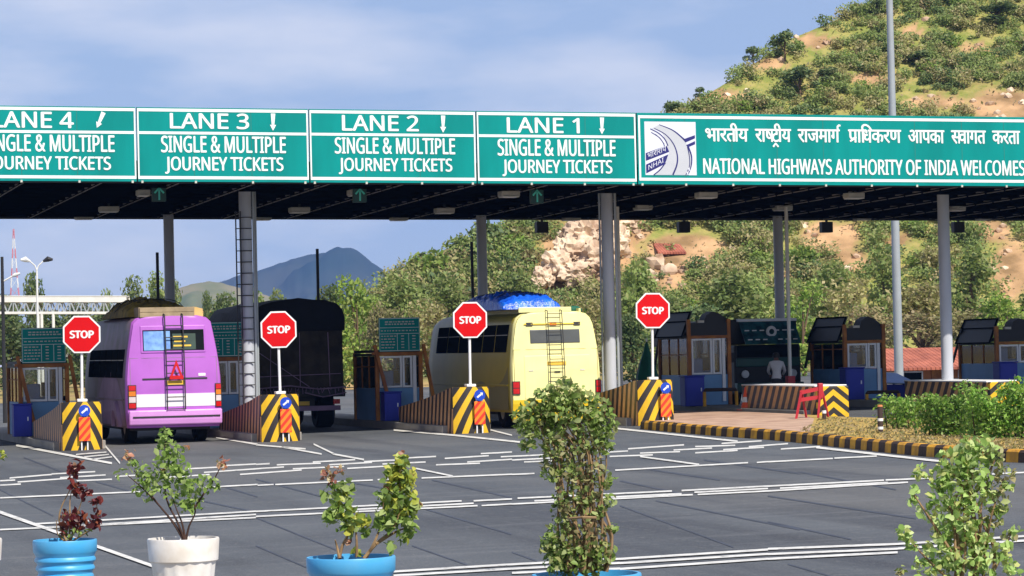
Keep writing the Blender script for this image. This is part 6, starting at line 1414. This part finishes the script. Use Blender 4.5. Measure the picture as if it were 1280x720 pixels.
# ================================================================== PLANTS NEAR THE CAMERA
def blobs(lst, d, r, per=.05):
    """leaf centres in clusters given by photo position, radius and count"""
    out = []
    for px, py, rad, n in lst:
        c0 = D(px, py, d); m = d/FOC*rad; dr = r.normal(size=(n, 3)); dr /= np.linalg.norm(dr, axis=1)[:, None]; rr = m*(.25+.75*r.random(n)**.5)
        out.append(c0+dr*rr[:, None]*np.array([1, 1, 1]))
    return np.concatenate(out)
def foliage(name, lst, d, leaf, m, parent, dens=1.0, up=.5):
    pts = blobs([(a, b, c_, max(4, int(n*dens))) for a, b, c_, n in lst], d, rng); v, f = leafquads(pts, leaf, rng, up, .6, True)
    org = np.array(parent['_o']); o = rawmesh(name, v-org, f, m, parent); return o
def stems(lst, d, parent, m='twig', r0=.008):
    mb = MB()
    for pts in lst:
        P3 = [Vector(D(px, py, d)+_v*random.uniform(-.02, .02)) for px, py in pts]; n = len(P3); rad = [max(.0025, r0*(1-.7*i/(n-1))) for i in range(n)]
        sm = spl([tuple(p) for p in P3], 4); rads = [max(.0025, r0*(1-.7*i/(len(sm)-1))) for i in range(len(sm))]; mb.tube([Vector(q) for q in sm], rads, 6)
    return mb.build('stem', m, parent, smooth=True)
# the ledge the pots stand on
pots = []
def pot(px, py, wpx, m, label, style, hgt=.42):
    zr = CAM[2]-.95; d = None
    lo, hi = 5, 40
    for _ in range(50):
        mid = (lo+hi)/2
        if D(px, py, mid)[2] > zr: lo = mid
        else: hi = mid
    d = lo; c0 = D(px, py, d); r = wpx/2*d/FOC; t = thing('plant_pot', label, 'plant pot', (c0[0], c0[1], c0[2]-hgt), 'plant pots on the ledge')
    if style == 'ring':
        prof = [(.001, 0), (r*.66, 0)]; 
        for k in range(7): z = hgt*(.04+.11*k); q = r*(.67+.30*z/hgt); prof += [(q, z), (q+.012, z+hgt*.03), (q+.012, z+hgt*.055), (q+.004, z+hgt*.085)]
        prof += [(r*.955, hgt*.83), (r*.99, hgt*.85), (r, hgt*.985), (r*.985, hgt), (r*.93, hgt), (r*.90, hgt*.9), (r*.88, hgt*.86)]
        rp = None
    else:
        prof = [(.001, 0), (r*.70, 0), (r*.74, hgt*.05), (r*.88, hgt*.66), (r*.90, hgt*.70), (r*.96, hgt*.715), (r*1.0, hgt*.98), (r*.985, hgt), (r*.92, hgt), (r*.90, hgt*.9), (r*.87, hgt*.86)]
        rp = lambda i, j: 1+(.018*math.cos(j*math.pi/2) if 2 <= i <= 4 else 0)
    mb = MB(); mb.lathe(prof, (c0[0], c0[1], c0[2]-hgt), 64, 'z', rp); mb.build('pot', m, t, smooth=True)
    mb = MB(); mb.lathe([(r*.885, hgt*.88), (r*.5, hgt*.90), (.001, hgt*.91)], (c0[0], c0[1], c0[2]-hgt), 24, 'z', lambda i, j: 1+.02*math.sin(j*2.1+i)); mb.build('soil', 'soil', t, smooth=True)
    pots.append((c0, r)); return t, d, c0
def plant(name, label, cat, c0, group=None):
    return thing(name, label, cat, (c0[0], c0[1], c0[2]-.06), group)
# 1 red-leaved rose
pt, d, c0 = pot(81, 674.5, 80, 'potblue', 'ribbed bright blue pot holding the dark red plant', 'ring')
t = plant('rose_plant', 'small dark red leaved rose in the leftmost blue pot', 'plant', c0)
foliage('leaves', [(95, 582, 9, 20), (91, 588, 8, 10), (93, 603, 9, 18), (98, 612, 8, 12), (106, 616, 10, 22), (120, 628, 9, 18), (123, 644, 8, 16), (118, 655, 9, 20), (98, 646, 10, 22), (86, 650, 14, 34), (99, 655, 11, 24), (80, 660, 9, 10)], d, .042, 'leaf_red', t, 1.0)
foliage('new_leaves', [(86, 648, 12, 14), (95, 644, 8, 8), (94, 585, 7, 5)], d, .034, 'leaf_bud', t)
foliage('lower_leaves', [(84, 668, 10, 12), (95, 666, 9, 10), (105, 664, 8, 6)], d, .03, 'leaf_rose', t)
stems([[(84, 678), (74, 655), (76, 635), (88, 610), (94, 588)], [(86, 678), (88, 650), (87, 625), (92, 605)], [(88, 678), (96, 645), (104, 622)], [(88, 678), (104, 668), (116, 660), (122, 645), (120, 630)], [(83, 678), (72, 668), (71, 650)]], d, t, 'twig', .006)
# 2 green bush in the white pot
pt, d, c0 = pot(229, 672.5, 90, 'potwhite', 'fluted white pot holding the airy green plant', 'flute')
t = plant('rose_plant', 'airy light green rose bush in the white pot', 'plant', c0)
foliage('leaves', [(207, 541, 10, 22), (203, 551, 13, 30), (213, 560, 13, 30), (205, 573, 16, 44), (222, 562, 9, 16), (171, 585, 13, 26), (150, 592, 9, 10), (183, 597, 16, 36), (176, 607, 12, 24), (196, 605, 18, 48), (212, 588, 20, 56), (226, 585, 14, 34), (222, 602, 20, 56), (233, 622, 17, 46), (243, 630, 13, 30), (238, 608, 14, 32), (255, 607, 13, 28), (268, 604, 9, 16), (272, 610, 6, 8), (215, 622, 10, 12), (185, 618, 10, 16), (229, 636, 8, 10)], d, .036, 'leaf_rose', t, 1.05)
foliage('buds', [(277, 577, 7, 14), (279, 583, 5, 8), (162, 566, 8, 10), (157, 572, 6, 6), (234, 560, 4, 5), (205, 588, 5, 6)], d, .036, 'leaf_bud', t)
stems([[(231, 676), (218, 655), (200, 632), (182, 610), (168, 588)], [(231, 676), (222, 652), (208, 625), (205, 590), (207, 550)], [(232, 676), (236, 658), (244, 640), (240, 622)], [(232, 676), (228, 655), (222, 640), (214, 620)], [(240, 640), (256, 615), (270, 595), (277, 580)], [(230, 676), (214, 650), (186, 618), (160, 594)]], d, t, 'darktwig', .007)
# 3 two-branched yellow-green rose
pt, d, c0 = pot(438.5, 695.5, 112, 'potblue', 'smooth blue pot holding the yellow-green two-branched rose', 'ring', .46)
t = plant('rose_plant', 'yellow-green rose with two leafy branches in a blue pot', 'plant', c0)
foliage('leaves', [(410, 613, 12, 16), (432, 604, 9, 10), (437, 612, 9, 10), (427, 628, 14, 24), (418, 650, 15, 28), (434, 640, 12, 18), (440, 655, 14, 18), (482, 625, 15, 28), (502, 640, 18, 44), (490, 650, 16, 34), (512, 632, 12, 22), (514, 655, 11, 20), (505, 668, 9, 12), (488, 684, 8, 8), (475, 660, 12, 16), (478, 640, 12, 18), (500, 612, 14, 24), (456, 668, 8, 6)], d, .046, 'leaf_rose', t)
foliage('young_leaves', [(502, 578, 12, 46), (494, 592, 12, 44), (508, 604, 12, 24), (488, 618, 12, 20), (430, 640, 14, 20), (500, 632, 16, 24), (512, 622, 10, 14), (425, 618, 10, 12), (513, 592, 9, 14), (486, 603, 10, 16), (505, 600, 12, 22), (444, 650, 11, 24), (458, 653, 8, 14), (437, 660, 8, 10), (512, 640, 10, 16), (446, 690, 6, 6), (505, 676, 7, 6)], d, .044, 'leaf_lime', t)
foliage('buds', [(410, 594, 10, 20), (425, 588, 7, 10), (412, 600, 8, 10), (503, 566, 4, 5), (515, 597, 4, 4), (524, 632, 4, 4), (485, 610, 5, 5), (434, 676, 5, 5)], d, .036, 'leaf_bud', t)
stems([[(425, 698), (421, 684), (419, 675)], [(424, 698), (428, 682), (435, 664), (425, 630), (412, 600)], [(446, 696), (446, 675), (444, 655)], [(455, 698), (470, 680), (490, 662), (500, 635), (500, 590), (503, 568)], [(457, 698), (468, 678), (476, 655), (480, 625)], [(470, 680), (495, 665), (508, 660)]], d, t, 'twig', .009)
# 4 tall dense shrub
pt, d, c0 = pot(733, 717, 138, 'potblue', 'wide blue pot under the tall dense shrub', 'ring', .46)
t = plant('potted_shrub', 'tall dense shrub, broad leafy top over a narrow twiggy body', 'shrub', c0)
foliage('leaves', [(705, 497, 24, 130), (682, 503, 22, 110), (730, 503, 22, 110), (750, 515, 18, 80), (664, 518, 20, 90), (700, 516, 26, 130), (728, 524, 24, 110), (655, 535, 14, 44), (676, 534, 22, 90), (752, 538, 16, 60), (660, 552, 12, 30), (757, 556, 12, 34), (690, 548, 20, 60), (735, 548, 20, 60), (687, 592, 14, 34), (712, 588, 14, 34), (758, 600, 12, 30), (762, 625, 9, 18), (700, 668, 18, 60), (688, 680, 15, 50), (755, 692, 16, 60), (712, 700, 22, 100), (740, 702, 20, 90), (695, 702, 18, 80), (725, 688, 20, 60), (765, 660, 8, 16), (720, 620, 14, 20), (700, 625, 12, 18), (748, 640, 12, 26), (690, 560, 14, 30), (708, 478, 9, 14), (768, 530, 7, 10), (646, 520, 8, 10)], d, 0.0295, 'leaf_shrub', t, 1.38)
foliage('inner_leaves', [(700, 560, 24, 80), (730, 570, 28, 100), (712, 590, 24, 70), (740, 600, 22, 70), (720, 620, 28, 90), (705, 640, 18, 50), (740, 630, 20, 60), (728, 650, 26, 70), (745, 670, 18, 46), (715, 670, 20, 50), (735, 685, 18, 40), (690, 575, 16, 36)], d, 0.0262, 'leaf_shrub_dry', t, 1.08)
st = []
for k in range(26):
    x0 = random.uniform(705, 760); x1 = min(752, max(698, x0+random.uniform(-26, 22))); xt = 705+(x1-730)*1.3
    st.append([(x0, 714), (x0+random.uniform(-8, 8), 670), (x1, 620), (x1+random.uniform(-12, 8), 570), (xt, random.uniform(500, 540))])
stems(st, d, t, 'twig', .008)
mb = MB(); mb.tube([D(712, 648, d-.1), D(728, 646.5, d-.14), D(745, 647, d-.1)], .006, 6); mb.build('tie', 'twig', t)
# 5 right-hand shrub
pt, d, c0 = pot(1212, 742, 120, 'potblue', 'blue pot below the frame under the right-hand shrub', 'ring', .44)
t = plant('potted_shrub', 'pale green loose shrub at the right edge, yellowing on one side', 'shrub', c0)
foliage('leaves', [(1212, 563, 20, 60), (1230, 560, 18, 46), (1190, 578, 20, 60), (1216, 585, 26, 90), (1175, 597, 16, 40), (1150, 590, 10, 16), (1196, 610, 26, 90), (1222, 618, 24, 70), (1172, 622, 16, 36), (1142, 613, 7, 8), (1140, 625, 7, 10), (1160, 640, 14, 22), (1200, 645, 26, 90), (1180, 660, 18, 44), (1218, 668, 22, 60), (1130, 668, 10, 18), (1140, 680, 9, 14), (1175, 690, 22, 70), (1205, 697, 28, 110), (1235, 700, 20, 60), (1180, 715, 24, 80), (1255, 690, 14, 26), (1265, 712, 13, 24), (1150, 712, 14, 26), (1268, 664, 8, 10), (1258, 610, 9, 12), (1250, 640, 10, 16)], d, 0.0320, 'leaf_pale', t, 1.31)
foliage('yellowing_leaves', [(1245, 575, 16, 40), (1256, 592, 14, 34), (1240, 610, 18, 46), (1250, 630, 14, 30), (1242, 650, 14, 30), (1235, 680, 12, 20), (1126, 712, 8, 12), (1262, 672, 8, 10), (1210, 600, 20, 24)], d, 0.0304, 'leaf_shrub_dry', t)
st = []
for k in range(15):
    x0 = random.uniform(1190, 1238); st.append([(x0, 744), (x0+random.uniform(-6, 8), 690), (x0+random.uniform(-16, 20), 640), (x0+random.uniform(-30, 26), random.uniform(565, 610))])
st += [[(1212, 744), (1170, 710), (1134, 672)], [(1225, 744), (1250, 700), (1266, 662)], [(1195, 700), (1160, 645), (1142, 618)]]
stems(st, d, t, 'twig', .008)
# 6 plant mostly outside the left edge
pt, d, c0 = pot(-42, 674, 88, 'potwhite', 'white pot mostly outside the left edge', 'flute')
t = plant('rose_plant', 'yellow-green plant just entering at the left edge', 'plant', c0)
foliage('young_leaves', [(-2, 571, 9, 24), (-8, 580, 9, 16), (-20, 600, 18, 40), (-45, 610, 26, 80), (-60, 590, 20, 50), (-30, 580, 14, 30)], d, .038, 'leaf_lime', t)
stems([[(-42, 678), (-45, 640), (-50, 600)], [(-40, 678), (-28, 630), (-6, 578)], [(-44, 678), (-60, 640), (-62, 600)]], d, t, 'twig', .007)
# ledge under the pots: a long low concrete parapet outside the frame
pa, pb = pots[5][0], pots[4][0]; u_ = (pb-pa)[:2]; u_ /= np.linalg.norm(u_); n_ = np.array([-u_[1], u_[0]])
for k, (c0, r) in enumerate(pots): pass
zt = min(p[0][2] for p in pots)-.46
def ledgept(s, w): q = pa[:2]+u_*s+n_*w; return q
Ltot = np.linalg.norm((pb-pa)[:2]); offs = [float((p[0][:2]-pa[:2])@n_) for p in pots]; w0, w1 = min(offs)-.45, max(offs)+.45
mb = MB(); c4 = [ledgept(-4, w0), ledgept(Ltot+3, w0), ledgept(Ltot+3, w1), ledgept(-4, w1)]
mb.add([(q[0], q[1], gz(*q)-.05) for q in c4]+[(q[0], q[1], zt) for q in c4], [(0, 1, 2, 3), (4, 7, 6, 5), (0, 4, 5, 1), (1, 5, 6, 2), (2, 6, 7, 3), (3, 7, 4, 0)])
o = mb.build('parapet', 'concrete', bevel=.02); tag(o, 'low concrete parapet under the row of plant pots', 'parapet')
for o_ in [o for o in col.objects if o.name.startswith('plant_pot')]:
    dz = o_.location.z-zt
    for ch in o_.children:
        if ch.name.startswith('pot') and dz > .002:
            for v in ch.data.vertices:
                if v.co.z < .001: v.co.z -= dz

# hedge, shrub on the planted island
def groundplant(name, label, cat, pxs, d_leaf, m, n, hpx, extra=None):
    px0, px1, pyb = pxs; lst = []; c0 = G((px0+px1)/2, pyb); t = thing(name, label, cat, (c0[0], c0[1], c0[2]+.1))
    pts = []
    r = rng
    for _ in range(n):
        px = r.uniform(px0, px1); e = min(1, (px-px0)/12, (px1-px)/12) ; hh = hpx*(.80+.22*math.sin(px*.11)+.10*math.sin(px*.37))*(.55+.45*max(e, 0)**.5)
        f = r.random()**.7; b = G(px, pyb); m_ = np.linalg.norm(b-CAM)/FOC; dep = (r.random()-.5)*1.3*(1-.3*f)
        pts.append(b+np.array([r.normal()*.05, dep, .12+hh*m_*f*(1-.25*(dep/.65)**2)]))
    v, f = leafquads(np.array(pts), d_leaf, r, .4, .5); rawmesh('leaves', v-np.array(t['_o']), f, m, t)
    mb = MB()
    for k in range(max(6, int((px1-px0)/7))):
        px = px0+(px1-px0)*(k+.5)/max(6, int((px1-px0)/7)); b = G(px, pyb); m_ = np.linalg.norm(b-CAM)/FOC
        mb.tube([b+[0, 0, .08], b+np.array([random.uniform(-.12, .12), random.uniform(-.1, .1), hpx*m_*.7])], [.018, .006], 5)
    mb.build('stems', 'darktwig', t); return t
groundplant('shrub', 'small bright green shrub beside the dark guard hoop', 'shrub', (1106, 1147, 543), .085, 'leaf_hedge', 1300, 58)
groundplant('hedge', 'long bright green hedge along the right of the planted island', 'hedge', (1158, 1222, 552), .085, 'leaf_hedge', 3900, 64)
groundplant('hedge', 'dense green hedge in the right corner, next to the longer one', 'hedge', (1216, 1345, 556), .085, 'leaf_hedge', 7500, 72)
groundplant('dry_shrub', 'thin dry brown shrub between the small shrub and the hedge', 'shrub', (1144, 1162, 540), .07, 'leaf_brown', 160, 44)
# short dry grass on the verge: uncountable
pts = []
for _ in range(5200):
    px = rng.uniform(1000, 1290); py = rng.uniform(529, 575); q = G(px, py)
    kx = np.interp(px, [k[0] for k in kerb_px], [k[1] for k in kerb_px]); bx = np.interp(px, [k[0] for k in back_px][::-1], [k[1] for k in back_px][::-1])
    if py > kx-3 or py < bx+2 or (px < 1022 and py < 545-(px-1000)*.5): continue
    pts.append(q+np.array([0, 0, .14]))
v, f = leafquads(np.array(pts), .10, rng, .2, .3); tag(rawmesh('dry_grass', v, f, 'leaf_brown'), 'short dry grass on the planted island', 'grass', None, 'stuff')

# ================================================================== THE AIR
HAZE = 1.25e-4
mb = MB(); mb.box(-4080, 4080, -680, 4380, -16, 230)
m = bpy.data.materials.new('haze_air'); m.use_nodes = True; n = m.node_tree.nodes; n.remove(n['Principled BSDF'])
pv = n.new('ShaderNodeVolumePrincipled'); pv.inputs['Density'].default_value = HAZE; pv.inputs['Color'].default_value = (.20, .42, 1.0, 1); pv.inputs['Anisotropy'].default_value = 0.0
m.node_tree.links.new(pv.outputs[0], n['Material Output'].inputs['Volume'])
hz_ = mb.build('haze', m); hz_['kind'] = 'stuff'
